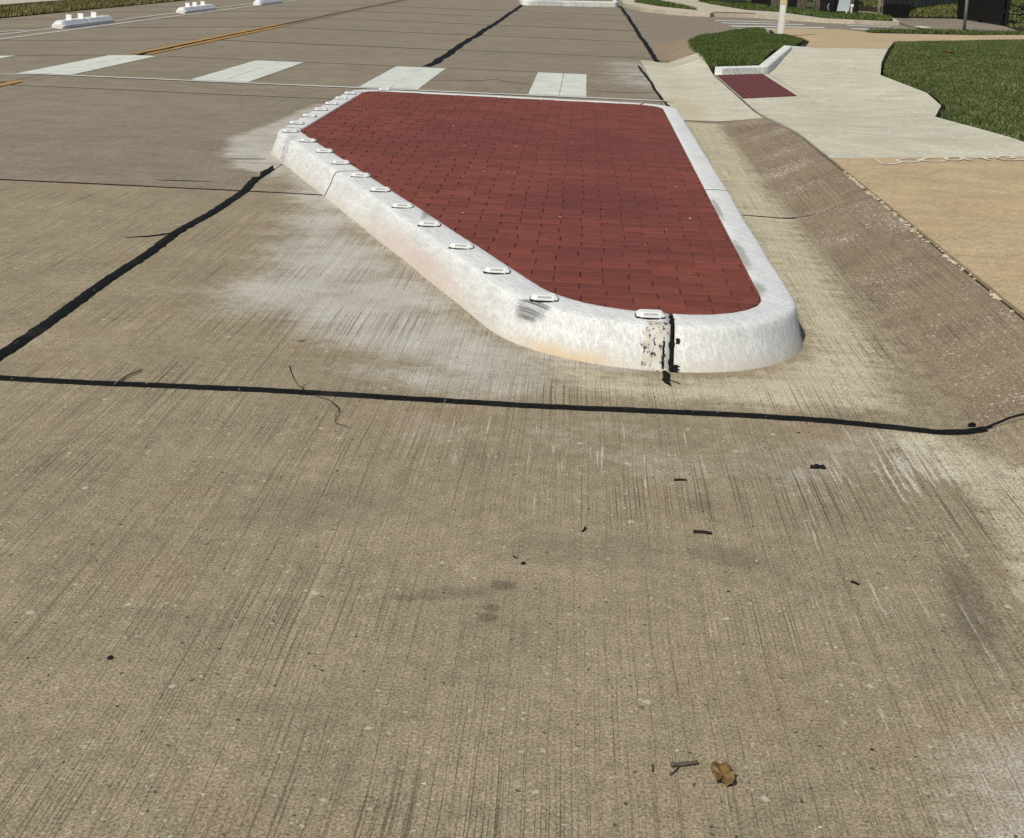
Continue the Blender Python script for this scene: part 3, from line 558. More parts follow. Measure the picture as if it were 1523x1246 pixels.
# lettering sprayed on the tan slab beside the gutter
TXT = [[(2.057, 9.328), (2.084, 9.310), (2.089, 9.205), (2.100, 9.115), (2.130, 9.114), (2.218, 9.203), (2.261, 9.258)],
       [(2.406, 9.372), (2.387, 9.324), (2.354, 9.281), (2.316, 9.251), (2.278, 9.239), (2.248, 9.248), (2.233, 9.277), (2.234, 9.319), (2.253, 9.366), (2.285, 9.41), (2.325, 9.442), (2.363, 9.454), (2.393, 9.444), (2.409, 9.415), (2.406, 9.372)],
       [(2.550, 9.545), (2.486, 9.516), (2.430, 9.417), (2.439, 9.355), (2.480, 9.336), (2.549, 9.362), (2.597, 9.415)],
       [(2.747, 9.559), (2.730, 9.516), (2.704, 9.477), (2.674, 9.452), (2.647, 9.443), (2.627, 9.454), (2.619, 9.481), (2.623, 9.521), (2.640, 9.564), (2.666, 9.595), (2.696, 9.615), (2.724, 9.62), (2.744, 9.615), (2.752, 9.595), (2.747, 9.559)],
       [(2.759, 9.64), (2.770, 9.60), (2.768, 9.511), (2.801, 9.488)], [(2.923, 9.73), (2.944, 9.70), (2.926, 9.62), (2.935, 9.546)], [(2.813, 9.591), (2.904, 9.630), (2.995, 9.670)],
       [(3.027, 9.658), (3.128, 9.689), (3.169, 9.769), (3.125, 9.79), (3.055, 9.739), (3.028, 9.647), (3.079, 9.580), (3.209, 9.637), (3.3, 9.66)]]
def ssub(P):
    out = []
    for i in range(len(P) - 1):
        p0, p1, p2, p3 = [Vector(P[max(0, min(len(P) - 1, i + k))]) for k in (-1, 0, 1, 2)]
        for t in (0, .25, .5, .75): out.append(0.5 * ((2 * p1) + (-p0 + p2) * t + (2 * p0 - 5 * p1 + 4 * p2 - p3) * t * t + (-p0 + 3 * p1 - 3 * p2 + p3) * t ** 3))
    return out + [Vector(P[-1])]
def strokes(name, lines, wid, mat, parent, zf, lift):
    v = []; f = []
    for q, P in enumerate(lines):
        S = ssub(P); n0 = len(v)
        for i, p in enumerate(S):
            d = (S[min(i + 1, len(S) - 1)] - S[max(i - 1, 0)]).normalized(); nr = Vector((-d.y, d.x)); ww = wid * (0.85 + 0.4 * mnoise.noise(Vector((p.x * 30, p.y * 30, q))))
            for sg in (-.5, .5): a = p + nr * ww * sg; v.append((a.x, a.y, float(zf(a.x, a.y)) + lift + q * 0.0004))
        for i in range(len(S) - 1): k = n0 + i * 2; f.append([k, k + 1, k + 3, k + 2])
    me = mesh(name, v, f); bm = bmesh.new(); bm.from_mesh(me)
    for fc in bm.faces:
        fc.normal_update()
        if fc.normal.z < 0: fc.normal_flip()
    bm.to_mesh(me); bm.free(); return link(name, me, mat, parent)
o = strokes('painted_lettering', TXT, 0.034, M_CHALK, sw, z_walk, 0.004); o['label'] = 'handwritten white paint lettering reading Locate'
# crumbs of mortar wedged in the gap behind the rolled kerb
def chips(name, n, place, size, mat, parent=None, seed=3, flat=0.5):
    r = random.Random(seed); v = []; f = []
    for i in range(n):
        x, y, z = place(r); s = size * r.uniform(.4, 1.3); a = r.uniform(0, 6.28); k = r.choice((5, 6, 7)); n0 = len(v); L = r.uniform(1, 2.0)
        ring = [(math.cos(a + 6.283 * j / k) * s * r.uniform(.6, 1) * L, math.sin(a + 6.283 * j / k) * s * r.uniform(.6, 1)) for j in range(k)]
        hh = s * flat * r.uniform(.5, 1.2)
        v += [(x + p[0], y + p[1], z - .002) for p in ring] + [(x + p[0] * .7, y + p[1] * .7, z + hh * r.uniform(.7, 1.1)) for p in ring]
        f += [[n0 + j, n0 + (j + 1) % k, n0 + k + (j + 1) % k, n0 + k + j] for j in range(k)] + [list(range(n0 + k, n0 + 2 * k))]
    return tag(link(name, mesh(name, v, f), mat, parent), kind='stuff')
def gap_place(r):
    y = r.choice((r.gauss(8.45, .12), r.gauss(7.8, .15), r.uniform(4.4, 9.0), r.uniform(4.4, 8.9))); return 1.757 + r.gauss(0, .009), y, 0.142
def gapz(x, y): return np.minimum(z_walk(1.78, y), z_road(1.74, y)) - 0.004
ribbon('joint_soil', [(1.760, -1), (1.7605, 5), (1.760, 9.3), (1.761, 13.5), (1.761, 17.9)], 0.022, M_JOINT, sw, gapz, 0.002, .3, .05, 41)
chips('joint_debris', 120, gap_place, 0.008, M_CHIP, sw, 3)
def gap_strip(r): return 1.754 + r.gauss(0, .003), r.choice((r.uniform(6.7, 7.6), r.uniform(8.1, 8.35), r.uniform(6.0, 6.2), r.uniform(5.35, 5.45))), 0.142
chips('joint_mortar', 150, gap_strip, 0.008, M_CHIP, sw, 4, 0.4)

# tactile paving panels at the ramp
tp = empty('tactile_paving', (1.80, 14.55, 0)); tag(tp, 'dark red tactile paving strip set in the ramp below the white kerb', 'tactile paving')
SK = 0.84                                                  # the strip's ends run skew, parallel to the kerb behind it
pb = bmesh.new(); bx(pb, 0.004, 0.676, 0.004, 0.60, -0.02, 0.0)
for i in range(9):
    for j in range(8):
        bmesh.ops.create_cone(pb, segments=8, radius1=.020, radius2=.012, depth=.008, cap_ends=True, matrix=Matrix.Translation((0.045 + i * .073, 0.045 + j * .073, 0.004)))
for v_ in pb.verts: v_.co.y += v_.co.x * SK
pm = bpy.data.meshes.new('panel'); pb.to_mesh(pm); pb.free()
for k in range(5):
    o = link('panel', pm, M_PAD, tp); y = k * 0.605; o.location = (0, y, float(z_walk(2.1, 15.2 + y)) + 0.008)
tp.location = (1.775, 14.66, 0)

# ------------------------------------------------------------------ traffic island
COR = [((0.76, 4.83), .34), ((0.02, 4.83), .55), ((-2.03, 9.52), .42), ((-2.05, 12.62), .18), ((0.76, 12.40), .28)]
def rounded(cor, arc=10, step=0.05):
    out = []; n = len(cor)
    ends = []
    for i in range(n):
        p = Vector(cor[i][0]); a = Vector(cor[i - 1][0]); b = Vector(cor[(i + 1) % n][0]); r = cor[i][1]
        d1 = (a - p).normalized(); d2 = (b - p).normalized(); half = d1.angle(d2) / 2; t = r / math.tan(half); c = p + (d1 + d2).normalized() * (r / math.sin(half))
        s = p + d1 * t; e = p + d2 * t; a0 = math.atan2(s.y - c.y, s.x - c.x); a1 = math.atan2(e.y - c.y, e.x - c.x); da = (a1 - a0 + math.pi) % (2 * math.pi) - math.pi
        k = max(4, int(abs(da) * r / step) + arc // 2); ends.append([(c + Vector((math.cos(a0 + da * j / k), math.sin(a0 + da * j / k))) * r) for j in range(k + 1)])
    for i in range(n):
        out += ends[i]; a = ends[i][-1]; b = ends[(i + 1) % n][0]; k = int((b - a).length / step)
        out += [a.lerp(b, j / k) for j in range(1, k)]
    return out
INN = rounded(COR)                                         # runs clockwise seen from above: right front, front, diagonal, left, back, right
NI = len(INN)
CUM = [0.0]
for i in range(NI): CUM.append(CUM[-1] + (INN[(i + 1) % NI] - INN[i]).length)
TOT = CUM[-1]
def at_s(s):
    s = s % TOT; lo = 0; hi = NI
    while hi - lo > 1:
        mid_ = (lo + hi) // 2
        if CUM[mid_] <= s: lo = mid_
        else: hi = mid_
    a = INN[lo]; b = INN[(lo + 1) % NI]; t = (s - CUM[lo]) / max(1e-9, CUM[lo + 1] - CUM[lo]); p = a.lerp(b, t)
    def tan(i): return (INN[(i + 1) % NI] - INN[i - 1]).normalized()
    d = tan(lo).lerp(tan((lo + 1) % NI), t).normalized(); nr = Vector((-d.y, d.x))
    c = Vector((-0.6, 9.0))
    if nr.dot(p - c) < 0: nr = -nr
    return p, nr, d
def near_s(x, y): return CUM[min(range(NI), key=lambda i: (INN[i] - Vector((x, y))).length)]
island = empty('traffic_island', (-0.6, 8.7, 0)); tag(island, 'red brick traffic island with whitewashed kerb, near its pointed front end', 'traffic island')
island['label'] = 'large nearby traffic island paved in red brick with a white painted kerb'
def part(name, me_obj, parent): me_obj.parent = parent; me_obj.matrix_parent_inverse = parent.matrix_world.inverted(); return me_obj
bpy.context.view_layer.update()
KP = [(0.0, 0.10), (0.0, 0.146), (0.008, 0.151), (0.04, 0.152), (0.08, 0.152), (0.134, 0.151), (0.147, 0.148), (0.155, 0.142), (0.160, 0.132), (0.163, 0.116), (0.168, 0.085), (0.175, 0.05), (0.182, 0.022), (0.188, 0.006), (0.194, -0.02)]
def batter(nr, z): return (0.052 * max(0.0, -nr.y) + 0.018 * max(0.0, -nr.x) * min(1.0, max(0.0, (-nr.y - .15) / .2))) * max(0.0, 1 - z / 0.15) + 0.012 * max(0.0, -nr.y)
def kz(off):
    return np.interp(off, [p[0] + i * 1e-7 for i, p in enumerate(KP)], [p[1] for p in KP])
joints = sorted([near_s(0.372, 4.83), near_s(-1.28, 7.83), near_s(-2.04, 9.66), near_s(-2.05, 12.45), near_s(0.55, 12.4), near_s(0.76, 7.72)])
for k in range(len(joints)):
    s0 = joints[k] + .0065; s1 = joints[(k + 1) % len(joints)] - .0065
    if s1 < s0: s1 += TOT
    n = max(3, int((s1 - s0) / 0.03)); v = []; f = []; np_ = len(KP)
    for i in range(n + 1):
        s = s0 + (s1 - s0) * i / n; p, nr, d = at_s(s)
        for j, (of, z) in enumerate(KP):
            wob = mnoise.noise(Vector((p.x * 1.7, p.y * 1.7, 3))) * .008 + mnoise.noise(Vector((p.x * 9, p.y * 9, j * .15))) * .0018
            rag = mnoise.noise(Vector((p.x * 25, p.y * 25, 9))) * .004 if j < 3 else 0
            tip = min(1.0, max(0.0, (nr.y + .40) / .25)) if nr.x < -.5 else 0.0        # the left corner stands upright
            of = of + (min(of, .163) - of) * tip
            q = p + nr * (of * (1 - .15 * max(0.0, nr.x)) + (wob + (batter(nr, z) if j > 5 else 0) if j > 4 else rag)); v.append((q.x, q.y, z + (mnoise.noise(Vector((p.x * 3, p.y * 3, 7))) * .002 if 0 < j < 12 else 0)))
    for i in range(n):
        for j in range(np_ - 1): a = i * np_ + j; f.append([a, a + 1, a + np_ + 1, a + np_])
    f += [list(range(np_)), list(range(n * np_, (n + 1) * np_))]
    me = mesh('kerb', v, f); bm = bmesh.new(); bm.from_mesh(me); bmesh.ops.recalc_face_normals(bm, faces=bm.faces); bm.to_mesh(me); bm.free()
    me.polygons.foreach_set('use_smooth', [True] * (len(f) - 2) + [False] * 2)
    me.materials.append(M_KERB); me.materials.append(M_JOINT); me.polygons.foreach_set('material_index', [0] * (len(f) - 2) + [1] * 2)
    part('kerb', link('kerb', me, M_KERB), island)
# scraped patch and tar run down the front face at the cracked joint
def face_strip(name, s0, s1, o0, o1, mat, lift, seed, rag=.25, n=26, wav=0.0):
    v = []; f = []; w_ = s1 - s0; NC = 8
    for i in range(n + 1):
        t = i / n; of = o0 + (o1 - o0) * t; z = None
        # walk down the kerb profile by arc length
        arc = [0]
        for a, b in zip(KP[3:-1], KP[4:]): arc.append(arc[-1] + math.hypot(b[0] - a[0], b[1] - a[1]))
        sA = arc[-1] * (o0 + (o1 - o0) * t); q = 0
        while q < len(arc) - 2 and arc[q + 1] < sA: q += 1
        u = (sA - arc[q]) / (arc[q + 1] - arc[q]); a = KP[3 + q]; b = KP[4 + q]; of = a[0] + (b[0] - a[0]) * u; z = a[1] + (b[1] - a[1]) * u
        nx, nz = -(b[1] - a[1]), (b[0] - a[0]); L = math.hypot(nx, nz); nx /= L; nz /= L
        la = s0 + w_ * rag * mnoise.noise(Vector((t * 9, seed, 0))); lb = s1 + w_ * rag * mnoise.noise(Vector((t * 9, seed, 5))); sh = wav * mnoise.noise(Vector((t * 5, seed, 8)))
        for c in range(NC + 1):
            s = la + (lb - la) * c / NC + sh; p, nr, d = at_s(s); wob = mnoise.noise(Vector((p.x * 1.7, p.y * 1.7, 3))) * .008
            lf = lift if 0 < c < NC and 0 < i < n else -.003
            qv = p + nr * (of + wob + (batter(nr, z) if of > .12 else 0) + nx * lf); v.append((qv.x, qv.y, z + nz * lf))
    for i in range(n):
        for c in range(NC): a = i * (NC + 1) + c; f.append([a, a + 1, a + NC + 2, a + NC + 1])
    me = mesh(name, v, f); bm = bmesh.new(); bm.from_mesh(me)
    for fc in bm.faces:
        fc.normal_update()
        if fc.normal.z - fc.normal.y < 0: fc.normal_flip()
    bm.to_mesh(me); bm.free(); return part(name, link(name, me, mat, None, True), island)
SJ = near_s(0.372, 4.83)
face_strip('scraped_patch', SJ + .012, SJ + .082, 0.30, 0.95, M_BARE, .0035, 2, .22)
face_strip('tar_run', SJ - .005, SJ + .007, 0.05, 0.97, M_TAR, .005, 3, .8, 70, .003)
face_strip('tar_run', SJ - .020, SJ - .004, 0.84, 0.95, M_TAR, .005, 4, .9, 24)
face_strip('tar_run', SJ + .020, SJ + .027, 0.55, 0.92, M_TAR, .006, 6, .5, 14)
face_strip('tar_run', SJ - .022, SJ - .010, 0.53, 0.60, M_TAR, .006, 8, .5, 8)
# brick bed and bricks
bed = surf('brick_bed', [(p.x, p.y) for p in INN[::-1]], 0.1436, M_BED, None, res=0.6, thick=0.06); part('brick_bed', bed, island)
CLIP = [at_s(TOT * i / 160) for i in range(160)]; CLIP = [p - nr * .003 for p, nr, d in CLIP]
ar = sum(CLIP[i].x * CLIP[(i + 1) % 160].y - CLIP[(i + 1) % 160].x * CLIP[i].y for i in range(160))
if ar < 0: CLIP = CLIP[::-1]
def clip(poly):
    out = poly
    for i in range(len(CLIP)):
        a = CLIP[i]; b = CLIP[(i + 1) % len(CLIP)]; src = out; out = []
        if not src: return []
        def sd_(p): return (b.x - a.x) * (p[1] - a.y) - (b.y - a.y) * (p[0] - a.x)
        for j in range(len(src)):
            p, q = src[j], src[(j + 1) % len(src)]; dp, dq = sd_(p), sd_(q)
            if dp >= 0: out.append(p)
            if (dp >= 0) != (dq >= 0): t = dp / (dp - dq); out.append((p[0] + (q[0] - p[0]) * t, p[1] + (q[1] - p[1]) * t))
    res = []
    for p in out:
        if not res or math.hypot(p[0] - res[-1][0], p[1] - res[-1][1]) > .004: res.append(p)
    return res if len(res) >= 3 else []
BL, BW, BG, BX = 0.2032, 0.1016, 0.0034, 0.0021
def brick_geo(poly, top, inset=0.0042, drop=0.0030, tilt=(0, 0)):
    n = len(poly); cx = sum(p[0] for p in poly) / n; cy = sum(p[1] for p in poly) / n
    def zt(x, y): return top + tilt[0] * (x - cx) + tilt[1] * (y - cy)
    v = []
    for lvl in range(3):
        for p in poly:
            dx, dy = cx - p[0], cy - p[1]; L = math.hypot(dx, dy) or 1
            if lvl == 2: x, y = p[0] + (inset if dx > 0 else -inset) * min(1, abs(dx) / .02), p[1] + (inset if dy > 0 else -inset) * min(1, abs(dy) / .02); z = zt(x, y)
            else: x, y = p; z = zt(x, y) - drop if lvl == 1 else 0.135
            v.append((x, y, z))
    f = [[l * n + j, l * n + (j + 1) % n, (l + 1) * n + (j + 1) % n, (l + 1) * n + j] for l in range(2) for j in range(n)] + [list(range(2 * n, 3 * n))]
    return v, f
full_meshes = []
for k in range(8):
    q = [(-BL / 2 + BX, -BW / 2 + BG), (BL / 2 - BX, -BW / 2 + BG), (BL / 2 - BX, BW / 2 - BG), (-BL / 2 + BX, BW / 2 - BG)]
    q = [(x + rng.uniform(-.0018, .0018), y + rng.uniform(-.0015, .0015)) for x, y in q]
    v, f = brick_geo(q, 0.1495 + rng.uniform(-.0012, .0014), tilt=(rng.uniform(-.007, .007), rng.uniform(-.010, .010))); full_meshes.append(mesh('brick', v, f)); full_meshes[-1].materials.append(M_BRICK)
bricks = []; row = 0; y = 4.80
while y < 12.75:
    xo = (row % 2) * BL / 2 + rng.uniform(-.012, .012); x = -2.3 + xo
    while x < 1.0:
        wy = 0.012 * mnoise.noise(Vector((x * .8, y * .6, 2))); c = (x + rng.uniform(-.0015, .0015), y + wy)
        q = [(c[0] - BL / 2 + BX, c[1] - BW / 2 + BG), (c[0] + BL / 2 - BX, c[1] - BW / 2 + BG), (c[0] + BL / 2 - BX, c[1] + BW / 2 - BG), (c[0] - BL / 2 + BX, c[1] + BW / 2 - BG)]
        cl = clip(q)
        if cl:
            A = abs(sum(cl[i][0] * cl[(i + 1) % len(cl)][1] - cl[(i + 1) % len(cl)][0] * cl[i][1] for i in range(len(cl)))) / 2
            if A > 0.0006: bricks.append((c, cl, A > (BL - 2 * BX) * (BW - 2 * BG) * .995, A / (c[1] ** 3)))
        x += BL
    y += BW; row += 1
bricks.sort(key=lambda b: -b[3])
for c, cl, full, _ in bricks[:300]:
    if full:
        o = link('brick', full_meshes[rng.randrange(8)], None); o.location = (c[0], c[1], 0); o.rotation_euler = (0, 0, rng.choice((0, math.pi)) + rng.uniform(-.008, .008))
    else:
        v, f = brick_geo(cl, 0.1495 + rng.uniform(-.001, .001)); o = link('brick', mesh('brick', v, f), M_BRICK)
    part('brick', o, island)
V = []; F = []; T = []
for c, cl, full, _ in bricks[300:]:
    v, f = brick_geo(cl, 0.1495 + rng.uniform(-.0014, .0016), tilt=(rng.uniform(-.007, .007), rng.uniform(-.010, .010)) if full else (0, 0)); n0 = len(V); V += v; F += [[i + n0 for i in q] for q in f]; T += [rng.random()] * len(v)
me = mesh('brick_field', V, F); at = me.attributes.new('tint', 'FLOAT', 'POINT'); at.data.foreach_set('value', T)
tag(part('brick_field', link('brick_field', me, M_BRICK), island), kind='stuff')

# ------------------------------------------------------------------ white reflector markers along the kerb top
mk = empty('reflector_marker'); bm = bmesh.new()
def octa(w_, d_, c_, z): return [(-w_ + c_, -d_, z), (w_ - c_, -d_, z), (w_, -d_ + c_ * .8, z), (w_, d_ - c_ * .8, z), (w_ - c_, d_, z), (-w_ + c_, d_, z), (-w_, d_ - c_ * .8, z), (-w_, -d_ + c_ * .8, z)]
v = octa(.054, .042, .020, .002) + octa(.053, .041, .020, .009) + octa(.041, .021, .008, .020); f = [[l * 8 + j, l * 8 + (j + 1) % 8, (l + 1) * 8 + (j + 1) % 8, (l + 1) * 8 + j] for l in range(2) for j in range(8)] + [list(range(16, 24))]
link('body', mesh('body', v, f), M_MARK, mk)
v = []; f = []
for i in range(11):
    x0 = -.026 + i * .0049; sl = .0025; n0 = len(v)
    for (x, y, z) in ((x0, -.0375, .0112), (x0 + .0020, -.0375, .0112), (x0 + .0020 + sl, -.0255, .0174), (x0 + sl, -.0255, .0174)): v.append((x, y - .0006, z + .0006))
    f.append([n0, n0 + 1, n0 + 2, n0 + 3])
link('lens', mesh('lens', v, f), M_SLIT, mk)
r2 = random.Random(4); v = [(math.cos(a) * .060 * r2.uniform(.92, 1.08), math.sin(a) * .0475 * r2.uniform(.90, 1.08) - .0045, 0.0) for a in [6.283 * i / 26 for i in range(26)]]; v = [(max(-.057, min(.057, x * 1.12)), y, z) for x, y, z in v]
v2 = [(x * .97, y * .95, .0045) for x, y, z in v]; f = [[i, (i + 1) % 26, 26 + (i + 1) % 26, 26 + i] for i in range(26)] + [list(range(26, 52))]
link('adhesive_pad', mesh('adhesive_pad', v + v2, f), M_TAR, mk)
MK = [(0.300, 4.775, 'white reflector marker at the island tip, above the black tar run'), (-0.10, 4.95, 'white reflector marker beside the grey tyre scuff on the kerb'),
      (-0.31, 5.37, 'white reflector marker, third from the tip of the island'), (-0.50, 5.81, 'white reflector marker, fourth from the tip of the island'),
      (-0.70, 6.28, 'white reflector marker, fifth from the tip of the island'), (-0.89, 6.72, 'white reflector marker, sixth from the tip, second below the open kerb joint'),
      (-1.075, 7.17, 'white reflector marker, seventh from the tip of the island'), (-1.26, 7.62, 'white reflector marker just in front of the open joint in the diagonal kerb'),
      (-1.46, 8.07, 'white reflector marker just behind the open joint in the diagonal kerb'), (-1.65, 8.52, 'white reflector marker, second behind the open joint in the diagonal kerb'),
      (-1.85, 8.97, 'white reflector marker next before the left corner of the island'), (-2.07, 9.42, 'white reflector marker at the left corner, above the dark smear'),
      (-2.13, 9.90, 'white reflector marker first past the left corner of the island'), (-2.13, 10.37, 'white reflector marker second past the left corner of the island'),
      (-2.13, 10.84, 'white reflector marker third past the left corner of the island'), (-2.13, 11.30, 'white reflector marker fourth past the left corner of the island'),
      (-2.13, 11.76, 'white reflector marker fifth past the left corner of the island'), (-2.13, 12.22, 'white reflector marker at the far left corner of the island'),
      (-1.88, 12.68, 'white reflector marker on the far kerb beside the crosswalk, the rearmost one')]
for i, (x, y, lab) in enumerate(MK):
    o = mk if i == 0 else copy_tree(mk); o.location = (x, y - .004, 0.1515); o.rotation_euler = (0, 0, rng.uniform(-.05, .05)); tag(o, lab, 'reflector marker', 'reflector markers stuck on the island kerb')

# ------------------------------------------------------------------ white kerb round the planted corner
def kerb_wall(name, pts, hs, wid, base, mat):
    v = []; f = []; n = len(pts)
    for i, p in enumerate(pts):
        p = Vector(p); d = (Vector(pts[min(i + 1, n - 1)]) - Vector(pts[max(i - 1, 0)])).normalized(); nr = Vector((d.y, -d.x)); b = float(base(p.x, p.y)); hh = hs[i]
        for of, z in ((0.03 + wid, b - .05), (0.006 + wid, b + hh * .86), (wid - .02, b + hh), (0, b + hh), (-.005, b - .05)): q = p + nr * of; v.append((q.x, q.y, z))
    for i in range(n - 1):
        for j in range(4): a = i * 5 + j; f.append([a, a + 1, a + 6, a + 5])
    f += [[0, 1, 2, 3, 4], [(n - 1) * 5 + j for j in (4, 3, 2, 1, 0)]]
    me = mesh(name, v, f); bm = bmesh.new(); bm.from_mesh(me); bmesh.ops.recalc_face_normals(bm, faces=bm.faces); bm.to_mesh(me); bm.free(); return link(name, me, mat)
M_KW = concrete('whitewashed_concrete', (0.66, 0.66, 0.62), (0.74, 0.74, 0.70), groove=0, speck=0.3, trowel=0.12)
pk = kerb_wall('planter_kerb', [(1.775, 17.92), (2.05, 18.15), (2.40, 18.445), (2.42, 18.47), (2.435, 18.53), (2.85, 20.3), (3.30, 22.25), (3.32, 22.33), (3.38, 22.39), (3.75, 22.72)], [.10, .10, .10, .10, .10, .09, .055, .055, .05, .02], 0.12, z_walk, M_KW)
tag(pk, 'whitewashed angled kerb between the grass corner and the tactile paving', 'kerb')

# ------------------------------------------------------------------ lawns and verges
def grass(name, poly, zf, dens, h, mat, wid=0.008, seed=1, edge=0.0, lean=0.5):
    r = np.random.default_rng(seed); P = np.asarray(poly, float); x0, y0 = P.min(0); x1, y1 = P.max(0); n = int((x1 - x0) * (y1 - y0) * dens)
    x = r.uniform(x0, x1, n); y = r.uniform(y0, y1, n); k = inside(P, x, y); x, y = x[k], y[k]; n = len(x)
    z = zf(x, y) if callable(zf) else np.full(n, zf); a = r.uniform(0, 2 * np.pi, n); hh = h * r.uniform(.5, 1.35, n) * (0.75 + 0.5 * np.sin(x * 3.1 + 1.7 * np.sin(y * 2.3)) ** 2); w_ = wid * r.uniform(.6, 1.4, n)
    lx = r.normal(0, lean, n) * hh; ly = r.normal(0, lean, n) * hh; dx = np.cos(a) * w_; dy = np.sin(a) * w_
    co = np.empty((n * 3, 3)); co[0::3] = np.c_[x - dx, y - dy, z - .004]; co[1::3] = np.c_[x + dx, y + dy, z - .004]; co[2::3] = np.c_[x + lx, y + ly, z + hh]
    me = bpy.data.meshes.new(name); me.vertices.add(n * 3); me.vertices.foreach_set('co', co.ravel()); me.loops.add(n * 3); me.loops.foreach_set('vertex_index', np.arange(n * 3)); me.polygons.add(n); me.polygons.foreach_set('loop_start', np.arange(0, n * 3, 3))
    me.update(); me.validate(); t = np.repeat(r.random(n), 3); at = me.attributes.new('tint', 'FLOAT', 'POINT'); at.data.foreach_set('value', t.astype(np.float32))
    return tag(link(name, me, mat), kind='stuff')
LAWN = [(3.60, -2), (9, -2), (16, 10), (16, 31.5), (9.6, 29.75), (6.14, 26.6), (5.36, 23.55), (4.53, 20.28), (4.06, 18.15), (4.07, 15.68), (3.85, 14.15), (3.52, 13.15), (3.62, 11)]
def z_lawn(x, y):
    d = -sdist(LAWN, x, y); k = sm(0.05, 1.6, d); return (z_walk(x, y) - .012) * (1 - k) + 0.19 * k
tag(surf('lawn', LAWN, z_lawn, M_SOIL, res=0.6, thick=0.3), kind='structure')
VIS = [(3.60, 9.5), (4.6, 10), (8.5, 20), (13, 30.5), (9.6, 29.75), (6.14, 26.6), (5.36, 23.55), (4.53, 20.28), (4.06, 18.15), (4.07, 15.68), (3.85, 14.15), (3.52, 13.15), (3.62, 11)]
tag(grass('lawn_grass', VIS, z_lawn, 3000, 0.027, M_GRASS, 0.007, 1), 'mown green lawn on the right of the pale sidewalk', 'lawn')
REST = [(3.62, -1), (8, -1), (15, 12), (15, 30.5), (13, 30.5), (8.5, 20), (4.6, 10), (3.6, 9.5)]
tag(grass('lawn_grass', REST, z_lawn, 800, 0.03, M_GRASS, 0.012, 2), 'lawn going on beyond the right edge of the sidewalk', 'lawn')
def z_isl(x, y): d = -sdist(ISL, x, y); return 0.11 + .03 * sm(0, .25, d) + .05 * sm(.2, 1.0, d) * sm(24, 28, y)
tag(surf('verge', ISL, lambda x, y: z_isl(x, y), M_SOIL, res=0.3, thick=0.2), kind='structure')
tag(grass('verge_grass', ISL, z_isl, 6000, 0.042, M_GRASSDK, 0.008, 3), 'dark green grass corner behind the whitewashed kerb', 'grass')
FG = [(4.5, 49), (5.2, 43.7), (6.15, 42.9), (6.6, 40.4), (6.85, 38.9), (8.0, 38.7), (8.75, 38.75), (9.25, 41.6), (8.3, 46), (7.0, 52), (4.4, 53)]
tag(surf('far_verge', FG, 0.135, M_SOIL, res=1, thick=0.2), kind='structure')
tag(grass('far_verge_grass', FG, 0.135, 420, 0.07, M_GRASSDK, 0.02, 4), 'grass verge in front of the dark fences across the side street', 'grass')
FG2 = [(1.72, 47.5), (2.42, 43.9), (2.95, 42.6), (3.45, 41.5), (3.3, 43.5), (2.8, 48.5), (2.3, 52)]
tag(surf('far_verge', FG2, 0.125, M_SOIL, res=1, thick=0.2), kind='structure')
tag(grass('far_verge_grass', FG2, 0.125, 500, 0.07, M_GRASSDK, 0.02, 5), 'small grass patch beside the far rolled kerb', 'grass')
ST = [(6.35, 30.6), (8.7, 31.2), (13.0, 33.9), (13.6, 35.2), (10.9, 33.6), (8.5, 32.7), (6.6, 31.4)]
tag(surf('strip_verge', ST, 0.13, M_SOIL, res=1, thick=0.25), kind='structure')
tag(grass('strip_verge_grass', ST, 0.13, 700, 0.06, M_GRASSDK, 0.014, 6), 'narrow grass strip between the sidewalk and the alley mouth', 'grass')
BACK = [(9.75, 43.6), (13.0, 46), (14.5, 44.5), (12.8, 42.3), (12.0, 38.6), (12.1, 37.2), (22, 40), (30, 70), (10, 70), (10.9, 50)]
def z_back(x, y): return 0.08 + 0.012 * np.clip(np.asarray(y, float) - 44, 0, 30)
tag(surf('back_lawn', BACK, z_back, M_SOIL, res=2, thick=0.3), kind='structure')
tag(grass('back_lawn_grass', BACK, z_back, 150, 0.08, M_GRASSBK, 0.035, 7), 'sunlit grass behind the alley, inside the fences', 'grass')
LV = [(-13.3, -1), (-13.3, 60), (-15.08, 60), (-15.08, -1)]
def z_lv(x, y): return z_road(np.full(np.shape(x), -13.3), y) + 0.02 + 0.0 * np.asarray(x)
tag(surf('left_verge', LV, z_lv, M_SOIL, res=3, thick=0.3), kind='structure')
tag(grass('left_verge_grass', [(-13.3, 25), (-13.3, 50), (-15.08, 50), (-15.08, 25)], z_lv, 900, 0.085, M_GRASSDRY, 0.016, 8), 'dry yellowish grass strip along the far left of the road', 'grass')
lsw = surf('left_sidewalk', [(-15.1, -3), (-15.1, 60), (-18.2, 60), (-18.2, -3)], -0.22, M_FARSW, res=3, thick=0.4); tag(lsw, kind='structure')

